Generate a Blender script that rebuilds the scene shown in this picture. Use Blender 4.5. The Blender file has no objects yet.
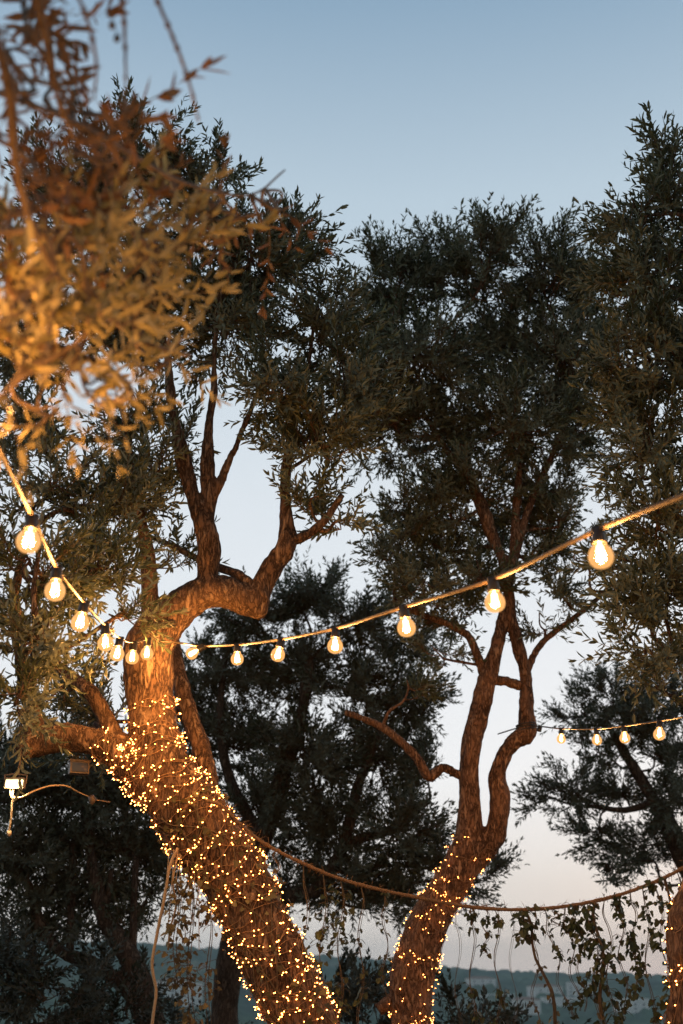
import bpy, math, random
import numpy as np
from mathutils import Vector, noise
from mathutils.bvhtree import BVHTree

random.seed(7)
rng = np.random.default_rng(7)
sc = bpy.context.scene
HAZE = 3.2e-4
COL = sc.collection

# ---------------------------------------------------------------- camera
F = 1240.0
PITCH = math.radians(20.8)
CAM = np.array([0.0, 0.0, 1.6])
FWD = np.array([0.0, math.cos(PITCH), math.sin(PITCH)])
UP = np.array([0.0, -math.sin(PITCH), math.cos(PITCH)])
RT = np.array([1.0, 0.0, 0.0])

cam = bpy.data.cameras.new('camera')
cam_o = bpy.data.objects.new('camera', cam)
COL.objects.link(cam_o)
cam_o.location = CAM
cam_o.rotation_euler = (math.radians(90) + PITCH, 0, 0)
cam.sensor_fit = 'VERTICAL'
cam.sensor_height = 36
cam.lens = F / 1024 * 36
cam.clip_start = 0.05
cam.clip_end = 12000
cam.dof.use_dof = True
cam.dof.focus_distance = 5.7
cam.dof.aperture_fstop = 3.2
sc.camera = cam_o


def ray(px, py):
    return FWD + (px - 341.5) / F * RT + (512 - py) / F * UP


def at_d(px, py, d):                 # a point at a distance along the view axis
    return CAM + d * ray(px, py)


def at_y(px, py, Y):                 # a point at a distance along the ground
    r = ray(px, py)
    return CAM + (Y / r[1]) * r


def mpp(px, py, Y):                  # metres in one pixel there
    return (Y / ray(px, py)[1]) / F


# ---------------------------------------------------------------- materials
def new_mat(name):
    m = bpy.data.materials.new(name)
    m.use_nodes = True
    nt = m.node_tree
    for n in list(nt.nodes):
        nt.nodes.remove(n)
    out = nt.nodes.new('ShaderNodeOutputMaterial')
    return m, nt, out


def N(nt, kind, **kw):
    n = nt.nodes.new(kind)
    for k, v in kw.items():
        setattr(n, k, v)
    return n


def ramp(nt, stops):
    r = nt.nodes.new('ShaderNodeValToRGB')
    e = r.color_ramp.elements
    while len(e) < len(stops):
        e.new(0.5)
    for i, (p, c) in enumerate(stops):
        e[i].position = p
        e[i].color = (*c, 1)
    return r


def leaf_mat(name, dark, light, back, trans=0.22, rough=0.5):
    m, nt, out = new_mat(name)
    att = N(nt, 'ShaderNodeAttribute', attribute_name='tone')
    r = ramp(nt, [(0.0, dark), (0.7, light), (1.0, tuple(min(1, c * 1.5) for c in light))])
    nt.links.new(att.outputs['Fac'], r.inputs[0])
    geo = N(nt, 'ShaderNodeNewGeometry')
    mx = N(nt, 'ShaderNodeMix', data_type='RGBA')
    mx.inputs[7].default_value = (*back, 1)
    nt.links.new(geo.outputs['Backfacing'], mx.inputs[0])
    nt.links.new(r.outputs[0], mx.inputs[6])
    p = N(nt, 'ShaderNodeBsdfPrincipled')
    nt.links.new(mx.outputs[2], p.inputs['Base Color'])
    p.inputs['Roughness'].default_value = rough
    p.inputs['Specular IOR Level'].default_value = 0.25
    t = N(nt, 'ShaderNodeBsdfTranslucent')
    nt.links.new(mx.outputs[2], t.inputs[0])
    ms = N(nt, 'ShaderNodeMixShader')
    ms.inputs[0].default_value = trans
    nt.links.new(p.outputs[0], ms.inputs[1])
    nt.links.new(t.outputs[0], ms.inputs[2])
    nt.links.new(ms.outputs[0], out.inputs[0])
    return m


def bark_mat(name, dark, mid, light, scale=1.0, bump=0.035):
    m, nt, out = new_mat(name)
    tc = N(nt, 'ShaderNodeTexCoord')
    mp = N(nt, 'ShaderNodeMapping')
    mp.inputs['Scale'].default_value = (40 * scale, 40 * scale, 11 * scale)
    nt.links.new(tc.outputs['Object'], mp.inputs[0])
    n1 = N(nt, 'ShaderNodeTexNoise')
    n1.inputs['Scale'].default_value = 1.0
    n1.inputs['Detail'].default_value = 8
    n1.inputs['Roughness'].default_value = 0.62
    n1.inputs['Distortion'].default_value = 0.35
    nt.links.new(mp.outputs[0], n1.inputs['Vector'])
    rg = N(nt, 'ShaderNodeMath', operation='SUBTRACT')
    rg.inputs[1].default_value = 0.5
    nt.links.new(n1.outputs['Fac'], rg.inputs[0])
    ab = N(nt, 'ShaderNodeMath', operation='ABSOLUTE')
    nt.links.new(rg.outputs[0], ab.inputs[0])
    vr = N(nt, 'ShaderNodeMapRange')
    vr.inputs['From Max'].default_value = 0.10
    nt.links.new(ab.outputs[0], vr.inputs[0])
    n2 = N(nt, 'ShaderNodeTexNoise')
    n2.inputs['Scale'].default_value = 5.0 * scale
    n2.inputs['Detail'].default_value = 4
    nt.links.new(tc.outputs['Object'], n2.inputs['Vector'])
    mul = N(nt, 'ShaderNodeMath', operation='MULTIPLY')
    nt.links.new(vr.outputs[0], mul.inputs[0])
    nt.links.new(n1.outputs['Fac'], mul.inputs[1])
    add = N(nt, 'ShaderNodeMath', operation='ADD')
    mh = N(nt, 'ShaderNodeMath', operation='MULTIPLY_ADD')
    mh.inputs[1].default_value = 0.6
    nt.links.new(mul.outputs[0], mh.inputs[0])
    nh = N(nt, 'ShaderNodeMath', operation='MULTIPLY')
    nh.inputs[1].default_value = 0.4
    nt.links.new(n1.outputs['Fac'], nh.inputs[0])
    nt.links.new(nh.outputs[0], mh.inputs[2])
    nt.links.new(mh.outputs[0], add.inputs[0])
    sc2 = N(nt, 'ShaderNodeMath', operation='MULTIPLY')
    sc2.inputs[1].default_value = 0.42
    nt.links.new(n2.outputs['Fac'], sc2.inputs[0])
    nt.links.new(sc2.outputs[0], add.inputs[1])
    r = ramp(nt, [(0.40, dark), (0.58, mid), (0.80, light)])
    nt.links.new(add.outputs[0], r.inputs[0])
    p = N(nt, 'ShaderNodeBsdfPrincipled')
    nt.links.new(r.outputs[0], p.inputs['Base Color'])
    p.inputs['Roughness'].default_value = 0.85
    p.inputs['Specular IOR Level'].default_value = 0.2
    b = N(nt, 'ShaderNodeBump')
    b.inputs['Strength'].default_value = 0.9
    b.inputs['Distance'].default_value = bump
    nt.links.new(add.outputs[0], b.inputs['Height'])
    nt.links.new(b.outputs[0], p.inputs['Normal'])
    nt.links.new(p.outputs[0], out.inputs[0])
    return m


def plain_mat(name, a, b, rough=0.6, scale=30.0, spec=0.4, bump=0.0):
    m, nt, out = new_mat(name)
    tc = N(nt, 'ShaderNodeTexCoord')
    n1 = N(nt, 'ShaderNodeTexNoise')
    n1.inputs['Scale'].default_value = scale
    n1.inputs['Detail'].default_value = 5
    nt.links.new(tc.outputs['Object'], n1.inputs['Vector'])
    r = ramp(nt, [(0.3, a), (0.7, b)])
    nt.links.new(n1.outputs['Fac'], r.inputs[0])
    p = N(nt, 'ShaderNodeBsdfPrincipled')
    nt.links.new(r.outputs[0], p.inputs['Base Color'])
    p.inputs['Roughness'].default_value = rough
    p.inputs['Specular IOR Level'].default_value = spec
    if bump:
        bp = N(nt, 'ShaderNodeBump')
        bp.inputs['Distance'].default_value = bump
        nt.links.new(n1.outputs['Fac'], bp.inputs['Height'])
        nt.links.new(bp.outputs[0], p.inputs['Normal'])
    nt.links.new(p.outputs[0], out.inputs[0])
    return m


def emit_mat(name, colour, strength):
    m, nt, out = new_mat(name)
    e = N(nt, 'ShaderNodeEmission')
    e.inputs[0].default_value = (*colour, 1)
    e.inputs[1].default_value = strength
    nt.links.new(e.outputs[0], out.inputs[0])
    return m


def bulb_glass_mat(name):
    m, nt, out = new_mat(name)
    tr = N(nt, 'ShaderNodeBsdfTransparent')
    tr.inputs[0].default_value = (1.0, 0.86, 0.62, 1)
    gl = N(nt, 'ShaderNodeBsdfGlossy')
    gl.inputs['Roughness'].default_value = 0.06
    gl.inputs[0].default_value = (1.0, 0.9, 0.75, 1)
    em = N(nt, 'ShaderNodeEmission')          # amber glow added to the clear glass, standing in for the filament's halo
    em.inputs[0].default_value = (1.0, 0.50, 0.17, 1)
    em.inputs[1].default_value = 1.3
    m1 = N(nt, 'ShaderNodeMixShader')
    m1.inputs[0].default_value = 0.6
    nt.links.new(tr.outputs[0], m1.inputs[1])
    nt.links.new(em.outputs[0], m1.inputs[2])
    m2 = N(nt, 'ShaderNodeMixShader')
    m2.inputs[0].default_value = 0.05
    nt.links.new(m1.outputs[0], m2.inputs[1])
    nt.links.new(gl.outputs[0], m2.inputs[2])
    nt.links.new(m2.outputs[0], out.inputs[0])
    return m


M_LEAF = leaf_mat('olive_leaf', (0.042, 0.058, 0.030), (0.120, 0.142, 0.076), (0.20, 0.225, 0.155))
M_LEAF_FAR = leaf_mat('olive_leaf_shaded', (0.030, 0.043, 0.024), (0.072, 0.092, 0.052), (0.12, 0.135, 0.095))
M_LEAF_NEAR = leaf_mat('lamplit_olive_leaf', (0.17, 0.15, 0.055), (0.40, 0.33, 0.13), (0.42, 0.36, 0.18), 0.35)  # leaf colour raised and yellowed to carry the string bulbs' light
M_LEAF_RUST = leaf_mat('withered_leaf', (0.12, 0.055, 0.02), (0.26, 0.13, 0.045), (0.26, 0.15, 0.07), 0.35)
M_IVY = leaf_mat('ivy_leaf', (0.020, 0.032, 0.012), (0.055, 0.072, 0.028), (0.075, 0.085, 0.045), 0.18, 0.4)
M_IVY_DRY = leaf_mat('dry_ivy_leaf', (0.05, 0.045, 0.02), (0.12, 0.105, 0.05), (0.14, 0.12, 0.07), 0.2, 0.5)
M_BUSH = leaf_mat('bush_leaf', (0.018, 0.028, 0.018), (0.045, 0.058, 0.04), (0.06, 0.07, 0.055), 0.15)
M_BARK = bark_mat('olive_bark', (0.035, 0.02, 0.013), (0.17, 0.10, 0.06), (0.29, 0.195, 0.125))
M_BARK_LIT = bark_mat('lamplit_olive_bark', (0.05, 0.026, 0.015), (0.26, 0.135, 0.074), (0.42, 0.25, 0.145), 1.25)  # lighter, redder copy of the bark: lamp glow put into its colour
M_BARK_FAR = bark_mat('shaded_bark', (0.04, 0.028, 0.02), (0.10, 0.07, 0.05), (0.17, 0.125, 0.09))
M_TWIG = plain_mat('twig_bark', (0.09, 0.06, 0.04), (0.20, 0.145, 0.095), 0.8, 60)
M_STEM = plain_mat('vine_stem', (0.06, 0.045, 0.028), (0.13, 0.095, 0.055), 0.8, 60)
M_ROPE = plain_mat('brown_rope', (0.10, 0.06, 0.035), (0.26, 0.17, 0.10), 0.9, 220, 0.2, 0.003)
M_PALE_ROPE = plain_mat('pale_rope', (0.30, 0.23, 0.15), (0.48, 0.38, 0.26), 0.9, 200, 0.2, 0.002)
M_CABLE = plain_mat('tan_cable', (0.058, 0.042, 0.028), (0.088, 0.066, 0.045), 0.55, 25, 0.4)
M_CABLE_THIN = plain_mat('dark_cable', (0.03, 0.025, 0.02), (0.05, 0.04, 0.03), 0.5, 25, 0.4)
M_SOCKET = plain_mat('black_rubber', (0.012, 0.011, 0.010), (0.022, 0.02, 0.018), 0.45, 60, 0.4)
M_WIRE = plain_mat('copper_wire', (0.20, 0.11, 0.05), (0.32, 0.18, 0.08), 0.45, 80, 0.5)
M_FILAMENT = emit_mat('filament', (1.0, 0.80, 0.52), 26.0)
M_FAIRY = emit_mat('fairy_glow', (1.0, 0.31, 0.065), 28.0)
M_GLASS = bulb_glass_mat('bulb_glass')
M_FLOOD = emit_mat('flood_lens', (1.0, 0.78, 0.40), 5.0)
M_HOUSING = plain_mat('lamp_housing', (0.10, 0.075, 0.055), (0.16, 0.12, 0.09), 0.5, 30)
M_GROUND = plain_mat('dry_earth', (0.07, 0.055, 0.035), (0.16, 0.13, 0.085), 0.95, 3, 0.1, 0.02)
M_WALL = plain_mat('white_render', (0.70, 0.69, 0.66), (0.82, 0.81, 0.78), 0.9, 0.5, 0.2)
M_ROOF = plain_mat('clay_roof', (0.22, 0.12, 0.08), (0.32, 0.18, 0.12), 0.9, 1.5, 0.2)
M_PANE = plain_mat('dark_window', (0.02, 0.025, 0.03), (0.05, 0.06, 0.07), 0.15, 1.0, 0.5)


# ---------------------------------------------------------------- mesh helpers
def link_mesh(name, verts, faces_by_len, mats, parent=None, fmat=None, smooth=False, tone=None):
    """faces_by_len: list of (n,k) int arrays; fmat: list of per-face material index arrays"""
    me = bpy.data.meshes.new(name)
    verts = np.asarray(verts, dtype=np.float32).reshape(-1, 3)
    me.vertices.add(len(verts))
    me.vertices.foreach_set('co', verts.ravel())
    faces_by_len = [np.asarray(f, dtype=np.int32) for f in faces_by_len if len(f)]
    nl = sum(f.size for f in faces_by_len)
    npoly = sum(len(f) for f in faces_by_len)
    me.loops.add(nl)
    me.polygons.add(npoly)
    me.loops.foreach_set('vertex_index', np.concatenate([f.ravel() for f in faces_by_len]))
    starts, o = [], 0
    for f in faces_by_len:
        starts.append(o + np.arange(len(f)) * f.shape[1])
        o += f.size
    me.polygons.foreach_set('loop_start', np.concatenate(starts).astype(np.int32))
    for m in mats:
        me.materials.append(m)
    if fmat is not None:
        me.polygons.foreach_set('material_index', np.concatenate([np.asarray(a, dtype=np.int32) for a in fmat]))
    me.polygons.foreach_set('use_smooth', np.full(npoly, smooth))
    if tone is not None:
        a = me.attributes.new('tone', 'FLOAT', 'POINT')
        a.data.foreach_set('value', np.asarray(tone, dtype=np.float32))
    me.update(calc_edges=True)
    ob = bpy.data.objects.new(name, me)
    COL.objects.link(ob)
    if parent is not None:
        place_child(ob, parent)
    return ob


def place_child(ob, parent):
    ob.parent = parent
    ob.location = ob.location - parent_world(parent)


def parent_world(p):
    v = Vector(p.location)
    while p.parent is not None:
        p = p.parent
        v = v + p.location
    return v


def tag(o, label=None, cat=None, group=None, kind=None):
    if label: o['label'] = label
    if cat: o['category'] = cat
    if group: o['group'] = group
    if kind: o['kind'] = kind
    return o


def thing(name, loc, label, cat, group=None):
    o = bpy.data.objects.new(name, None)
    o.empty_display_size = 0.1
    o.location = Vector(loc)
    COL.objects.link(o)
    return tag(o, label, cat, group)


class MB:
    """collects tubes, boxes, lathes; one mesh out"""
    def __init__(s):
        s.v, s.q, s.t, s.n, s.tone = [], [], [], 0, []
        s.qm, s.tm = [], []

    def add(s, v, quads=None, tris=None, mi=0, tone=None):
        v = np.asarray(v, dtype=np.float64).reshape(-1, 3)
        s.v.append(v)
        s.tone.append(np.full(len(v), 0.5) if tone is None else np.broadcast_to(tone, (len(v),)))
        if quads is not None and len(quads):
            q = np.asarray(quads, dtype=np.int64)
            s.q.append(q + s.n); s.qm.append(np.full(len(q), mi))
        if tris is not None and len(tris):
            t = np.asarray(tris, dtype=np.int64)
            s.t.append(t + s.n); s.tm.append(np.full(len(t), mi))
        s.n += len(v)

    def tube(s, pts, rad, sides=6, mi=0, flat=None, wob=0.0, caps=True, upv=None):
        pts = np.asarray(pts, dtype=np.float64)
        k = len(pts)
        rad = np.broadcast_to(np.asarray(rad, dtype=np.float64), (k,))
        tan = np.gradient(pts, axis=0)
        tan /= np.linalg.norm(tan, axis=1)[:, None] + 1e-12
        ref = np.array([0.0, 0, 1]) if upv is None else np.asarray(upv, float)
        if abs(tan[0] @ ref) > 0.95:
            ref = np.array([1.0, 0, 0])
        u = np.cross(tan[0], ref); u /= np.linalg.norm(u)
        us, ws = [], []
        for i in range(k):
            u = u - (u @ tan[i]) * tan[i]
            u /= np.linalg.norm(u) + 1e-12
            us.append(u); ws.append(np.cross(tan[i], u))
        us, ws = np.array(us), np.array(ws)
        a = np.arange(sides) / sides * 2 * math.pi
        ca, sa = np.cos(a), np.sin(a)
        fa, fb = (1, 1) if flat is None else flat
        rr = rad[:, None] * np.ones((1, sides))
        if wob:
            rr = rr * (1 + wob * rng.normal(size=rr.shape))
        v = pts[:, None, :] + (rr * ca * fa)[..., None] * us[:, None, :] + (rr * sa * fb)[..., None] * ws[:, None, :]
        i = np.arange(k - 1)[:, None] * sides
        j = np.arange(sides)[None, :]
        j2 = (j + 1) % sides
        q = np.stack([i + j, i + j2, i + sides + j2, i + sides + j], -1).reshape(-1, 4)
        v = v.reshape(-1, 3)
        tris = []
        if caps:
            v = np.vstack([v, pts[:1], pts[-1:]])
            b0, b1 = k * sides, k * sides + 1
            for jj in range(sides):
                tris.append((b0, (jj + 1) % sides, jj))
                tris.append((b1, (k - 1) * sides + jj, (k - 1) * sides + (jj + 1) % sides))
        s.add(v, q, tris, mi)

    def box(s, c, h, R=None, mi=0):
        c = np.asarray(c, float)
        p = np.array([(x, y, z) for x in (-1, 1) for y in (-1, 1) for z in (-1, 1)], float) * np.asarray(h, float)
        if R is not None:
            p = p @ np.asarray(R).T
        q = [(0, 1, 3, 2), (4, 6, 7, 5), (0, 4, 5, 1), (2, 3, 7, 6), (0, 2, 6, 4), (1, 5, 7, 3)]
        s.add(p + c, q, None, mi)

    def lathe(s, prof, c, sides=20, R=None, mi=0):
        prof = np.asarray(prof, float)
        a = np.arange(sides) / sides * 2 * math.pi
        v = np.stack([prof[:, None, 0] * np.cos(a), prof[:, None, 0] * np.sin(a),
                      np.repeat(prof[:, 1:2], sides, 1)], -1).reshape(-1, 3)
        if R is not None:
            v = v @ np.asarray(R).T
        k = len(prof)
        i = np.arange(k - 1)[:, None] * sides
        j = np.arange(sides)[None, :]
        j2 = (j + 1) % sides
        q = np.stack([i + j, i + j2, i + sides + j2, i + sides + j], -1).reshape(-1, 4)
        s.add(v + np.asarray(c, float), q, None, mi)

    def build(s, name, mats, parent=None, smooth=False):
        mats = mats if isinstance(mats, (list, tuple)) else [mats]
        q = np.concatenate(s.q) if s.q else np.zeros((0, 4), int)
        t = np.concatenate(s.t) if s.t else np.zeros((0, 3), int)
        fm = []
        if len(q): fm.append(np.concatenate(s.qm))
        if len(t): fm.append(np.concatenate(s.tm))
        return link_mesh(name, np.concatenate(s.v), [q, t], mats, parent, fm, smooth, np.concatenate(s.tone))


def smooth_path(pts, n):
    """Catmull-Rom through points (any dimension), n samples per span"""
    p = np.asarray(pts, float)
    if len(p) == 2:
        t = np.linspace(0, 1, n + 1)[:, None]
        return p[0] * (1 - t) + p[1] * t
    e = np.vstack([2 * p[0] - p[1], p, 2 * p[-1] - p[-2]])
    out = []
    for i in range(1, len(e) - 2):
        a, b, c, d = e[i - 1], e[i], e[i + 1], e[i + 2]
        for t in np.linspace(0, 1, n, endpoint=False):
            out.append(0.5 * (2 * b + (c - a) * t + (2 * a - 5 * b + 4 * c - d) * t * t + (3 * b - a - 3 * c + d) * t ** 3))
    out.append(p[-1])
    return np.array(out)


def unit(v):
    v = np.asarray(v, float)
    return v / (np.linalg.norm(v, axis=-1, keepdims=True) + 1e-12)


# ---------------------------------------------------------------- sprigs of olive leaves
def make_sprig(simple, length, pairs, ll, lw, fold=0.25, droop=0.12, spread=(38, 68)):
    """one shoot along +Z. returns verts, quads, material index, tone"""
    v, q, mi, tone, n = [], [], [], [], 0
    bend = rng.normal(0, 0.12, 2)
    def axis(t):
        return np.array([bend[0] * t * t * length, bend[1] * t * t * length, t * length])
    sides = 3
    ks = 2 if simple else 4
    base = n
    for k in range(ks):
        t = k / (ks - 1)
        c = axis(t); r = 0.0016 * (1.15 - t)
        for s_ in range(sides):
            a = s_ / sides * 2 * math.pi
            v.append(c + np.array([math.cos(a) * r, math.sin(a) * r, 0])); tone.append(0.3); n += 1
    for k in range(ks - 1):
        for s_ in range(sides):
            s2 = (s_ + 1) % sides
            q.append((base + k * sides + s_, base + k * sides + s2, base + (k + 1) * sides + s2, base + (k + 1) * sides + s_)); mi.append(1)
    az = rng.uniform(0, math.pi)
    leaves = []
    for i in range(pairs):
        t = 0.12 + 0.88 * i / (pairs - 1)
        az += math.pi / 2 + rng.normal(0, 0.25)
        for sgn in (0, math.pi):
            if rng.random() < 0.1:
                continue
            leaves.append((t + rng.normal(0, 0.015), az + sgn + rng.normal(0, 0.2), math.radians(rng.uniform(*spread)) * (1.1 - 0.55 * t)))
    leaves.append((1.0, rng.uniform(0, 6), 0.1))
    for t, a, ang in leaves:
        L = ll * rng.uniform(0.7, 1.15) * (1.0 - 0.35 * abs(t - 0.5)); W = lw * rng.uniform(0.8, 1.15)
        b = axis(min(max(t, 0), 1))
        d = np.array([math.cos(a) * math.sin(ang), math.sin(a) * math.sin(ang), math.cos(ang)])
        side = unit(np.cross(np.array([0, 0, 1.0]), d) + rng.normal(0, 0.15, 3))
        nrm = unit(np.cross(d, side))
        if nrm[2] < 0: nrm = -nrm; side = -side
        dr = -nrm * L * droop * rng.uniform(-0.5, 1.6)
        tn = float(np.clip(rng.normal(0.42, 0.24), 0, 1))
        up = nrm * W * fold
        if simple:
            pts = [b, b + d * L * 0.45 + side * W / 2 + dr * 0.3, b + d * L + dr, b + d * L * 0.45 - side * W / 2 + dr * 0.3]
            v += pts; tone += [tn] * 4
            q.append((n, n + 1, n + 2, n + 3)); mi.append(0); n += 4
        else:
            pts = [b, b + d * L * 0.3 + side * W * 0.46 + up + dr * 0.12, b + d * L * 0.68 + side * W * 0.42 + up + dr * 0.5,
                   b + d * L + dr, b + d * L * 0.68 - side * W * 0.42 + up + dr * 0.5, b + d * L * 0.3 - side * W * 0.46 + up + dr * 0.12]
            v += pts; tone += [tn] * 6
            q += [(n, n + 1, n + 2, n + 3), (n, n + 3, n + 4, n + 5)]; mi += [0, 0]; n += 6
    return np.array(v), np.array(q), np.array(mi), np.array(tone), len(leaves)


SPRIGS = [make_sprig(False, rng.uniform(.13, .20), random.choice([6, 7, 8]), .052, .0125) for _ in range(14)]
SPRIGS_FAR = [make_sprig(True, rng.uniform(.14, .22), random.choice([6, 7]), .060, .0165) for _ in range(12)]
SPRIGS_NEAR = [make_sprig(False, rng.uniform(.12, .20), random.choice([5, 6, 7]), .046, .0115, .18, .25) for _ in range(12)]
SPRIGS_BUSH = [make_sprig(True, rng.uniform(.16, .24), 8, .055, .022) for _ in range(8)]


def scatter(name, protos, P, D, S, mats, parent, tone_shift=0.0):
    """one mesh holding the sprigs at positions P, pointing along D, scaled by S"""
    P, D, S = np.asarray(P), unit(D), np.asarray(S)
    pick = rng.integers(0, len(protos), len(P))
    V, Q, MI, T, off = [], [], [], [], 0
    for k, (v, q, mi, tn, nl) in enumerate(protos):
        idx = np.nonzero(pick == k)[0]
        if not len(idx): continue
        d = D[idx]
        r = rng.normal(size=d.shape)
        x = unit(np.cross(r, d)); y = np.cross(d, x)
        R = np.stack([x, y, d], -1)
        w = np.einsum('nij,vj->nvi', R, v) * S[idx][:, None, None] + P[idx][:, None, :]
        shift = rng.normal(0, 0.12, (len(idx), 1)) + tone_shift
        V.append(w.reshape(-1, 3)); T.append(np.clip(tn[None, :] + shift, 0, 1).ravel())
        qq = q[None] + (off + np.arange(len(idx)) * len(v))[:, None, None]
        Q.append(qq.reshape(-1, 4)); MI.append(np.tile(mi, len(idx)))
        off += len(idx) * len(v)
    return link_mesh(name, np.concatenate(V), [np.concatenate(Q)], mats, parent, [np.concatenate(MI)], False, np.concatenate(T))


# ---------------------------------------------------------------- trees
def px_path(pts, Y=None, n=6):
    """pixel polyline (px, py, halfwidth[, Y]) -> smooth (N,3) points and radii in metres"""
    out = []
    for p in pts:
        y = p[3] if len(p) > 3 else Y
        c = at_y(p[0], p[1], y)
        out.append((*c, p[2] * mpp(p[0], p[1], y)))
    s = smooth_path(out, n)
    return s[:, :3], np.maximum(s[:, 3], 0.002)


def remeshed(mb, name, mats, parent, voxel, amp, seed=0.0):
    """fuse overlapping limbs into one skin and give it gnarled, ridged bark"""
    tmp = mb.build(name + '_raw', mats)
    md = tmp.modifiers.new('r', 'REMESH')
    md.mode = 'VOXEL'; md.voxel_size = voxel
    sm = tmp.modifiers.new('s', 'SMOOTH'); sm.factor = 0.5; sm.iterations = 4
    dg = bpy.context.evaluated_depsgraph_get()
    ev = tmp.evaluated_get(dg)
    me = bpy.data.meshes.new_from_object(ev)
    bpy.data.objects.remove(tmp)
    k = len(me.vertices)
    co = np.empty(k * 3); me.vertices.foreach_get('co', co); co = co.reshape(-1, 3)
    no = np.empty(k * 3); me.vertices.foreach_get('normal', no); no = no.reshape(-1, 3)
    d = np.empty(k)
    for i in range(k):
        x, y, z = co[i]
        a = noise.noise((x * 5 + seed, y * 5, z * 3.2))
        b = noise.noise((x * 22 + seed, y * 22, z * 6.0))
        c = noise.noise((x * 55, y * 55 + seed, z * 22))
        d[i] = a * 1.5 + (0.35 - abs(b)) * 0.9 + c * 0.28
    co = co + no * (d * amp)[:, None]
    me.vertices.foreach_set('co', co.ravel())
    me.name = name
    me.materials.clear()
    for m in (mats if isinstance(mats, (list, tuple)) else [mats]):
        me.materials.append(m)
    me.polygons.foreach_set('use_smooth', np.ones(len(me.polygons), bool))
    me.update()
    ob = bpy.data.objects.new(name, me)
    COL.objects.link(ob)
    if parent is not None:
        place_child(ob, parent)
    return ob, co, me


def grow(root, clumps, skel, sprigs, leaf, bark, Y, tau=1.5, size=1.0, up=0.35, leaf_area=None, name='crown',
         sub=14, hang=False, minr=0.004):
    """limbs from the nearest skeleton point into each clump, branchlets through it, leafy shoots along them"""
    mb = MB()
    SP, SD, SS = [], [], []
    sk = np.asarray(skel)
    area1 = np.mean([s[4] for s in sprigs]) * (leaf_area or 0.00021) * size * size
    for cl in clumps:
        px, py, rx, ry = cl[:4]
        y = Y + (cl[4] if len(cl) > 4 else 0.0)
        tf = cl[5] if len(cl) > 5 else 1.0
        s = mpp(px, py, y)
        c = at_y(px, py, y)
        a, b = rx * s, ry * s
        dep = 0.5 * (a + b) * 1.05
        ax = np.array([a, dep, b])
        n = max(4, int(tau * tf * math.pi * a * b / area1))
        dist = np.linalg.norm(sk[:, :3] - c, axis=1) + np.maximum(0, sk[:, 2] - c[2] + 0.1) * 1.5
        k = int(np.argmin(dist))
        st = sk[k, :3]; r0 = min(sk[k, 3] * 0.8, 0.018 if Y else 0.008, 0.010 + 0.008 * np.linalg.norm(c - st))
        jj = min(0.06, 0.15 * np.linalg.norm(c - st))
        mid1 = st * 0.62 + c * 0.38 + rng.normal(0, jj, 3) + np.array([0, 0, -0.6 * jj])
        mid2 = st * 0.28 + c * 0.72 + rng.normal(0, jj, 3)
        end = c + rng.normal(0, 0.2, 3) * ax + np.array([0, 0, 0.35 * b])
        limb = smooth_path([st, mid1, mid2, c, end], 5)
        lr = np.linspace(r0, max(minr, r0 * 0.22), len(limb))
        mb.tube(limb, lr, 7, 0, wob=0.06)
        m = max(3, int(n / sub))
        per = np.full(m, n // m); per[: n - per.sum()] += 1
        for i in range(m):
            t0 = rng.uniform(0.45, 1.0)
            p0 = limb[int(t0 * (len(limb) - 1))]
            d = unit(rng.normal(size=3))
            e = c + d * ax * (rng.random() ** 0.42)
            if hang:
                mid = (p0 + e) / 2 + np.array([0, 0, 0.04 * b]) + rng.normal(0, 0.02, 3)
            else:
                mid = (p0 + e) / 2 + rng.normal(0, 0.08, 3) * ax - np.array([0, 0, min(0.05, .2 * b)])
            br = smooth_path([p0, mid, e], 5)
            mb.tube(br, np.linspace(max(minr, 0.0035 + 0.006 * np.linalg.norm(e - p0)) * 0.9, 0.0018, len(br)), 4, 0)
            bd = unit(e - mid)
            nt_ = per[i]
            tt = 1 - rng.random(nt_) ** 1.3 * 0.75
            pos = np.stack([np.interp(tt, np.linspace(0, 1, len(br)), br[:, j]) for j in range(3)], -1)
            out = unit(pos - c + rng.normal(0, 0.05, (nt_, 3)))
            dd = 0.75 * bd + 0.45 * out + np.array([0, 0, -up if hang else up]) + rng.normal(0, 0.42, (nt_, 3))
            SP.append(pos); SD.append(dd); SS.append(size * rng.uniform(0.65, 1.3, nt_))
    mb.build('branches', bark, root, True)
    scatter(name, sprigs, np.concatenate(SP), np.concatenate(SD), np.concatenate(SS), [leaf, M_TWIG], root)
    return mb


def tree(name, label, Y, base, big, thin, clumps, sprigs, leaf, bark, voxel=0.011, amp=0.014, tau=1.5, size=1.0, seed=0.0, grp='olive trees', **kw):
    loc = at_y(*base, Y); loc[2] = 0
    root = thing(name, loc, label, 'tree', grp)
    mb = MB(); skel = []
    for pl in big:
        p, r = px_path(pl, Y, 7)
        mb.tube(p, r, 14, wob=0.02)
        skel.append(np.column_stack([p, r])[len(p) // 3:])
    tau *= 2.3
    tr, co, me = remeshed(mb, 'trunk', bark, root, voxel, amp, seed)
    if thin:
        for pl in thin:
            p, r = px_path(pl, Y, 6)
            mt = MB(); mt.tube(p, r, 9, wob=0.07)
            mt.build('limb', bark, root, True)
            skel.append(np.column_stack([p, r])[len(p) // 3:])
    grow(root, clumps, np.concatenate(skel), sprigs, leaf, bark, Y, tau, size, **kw)
    bv = BVHTree.FromPolygons([tuple(v) for v in co], [tuple(p.vertices) for p in me.polygons])
    return root, bv


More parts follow.
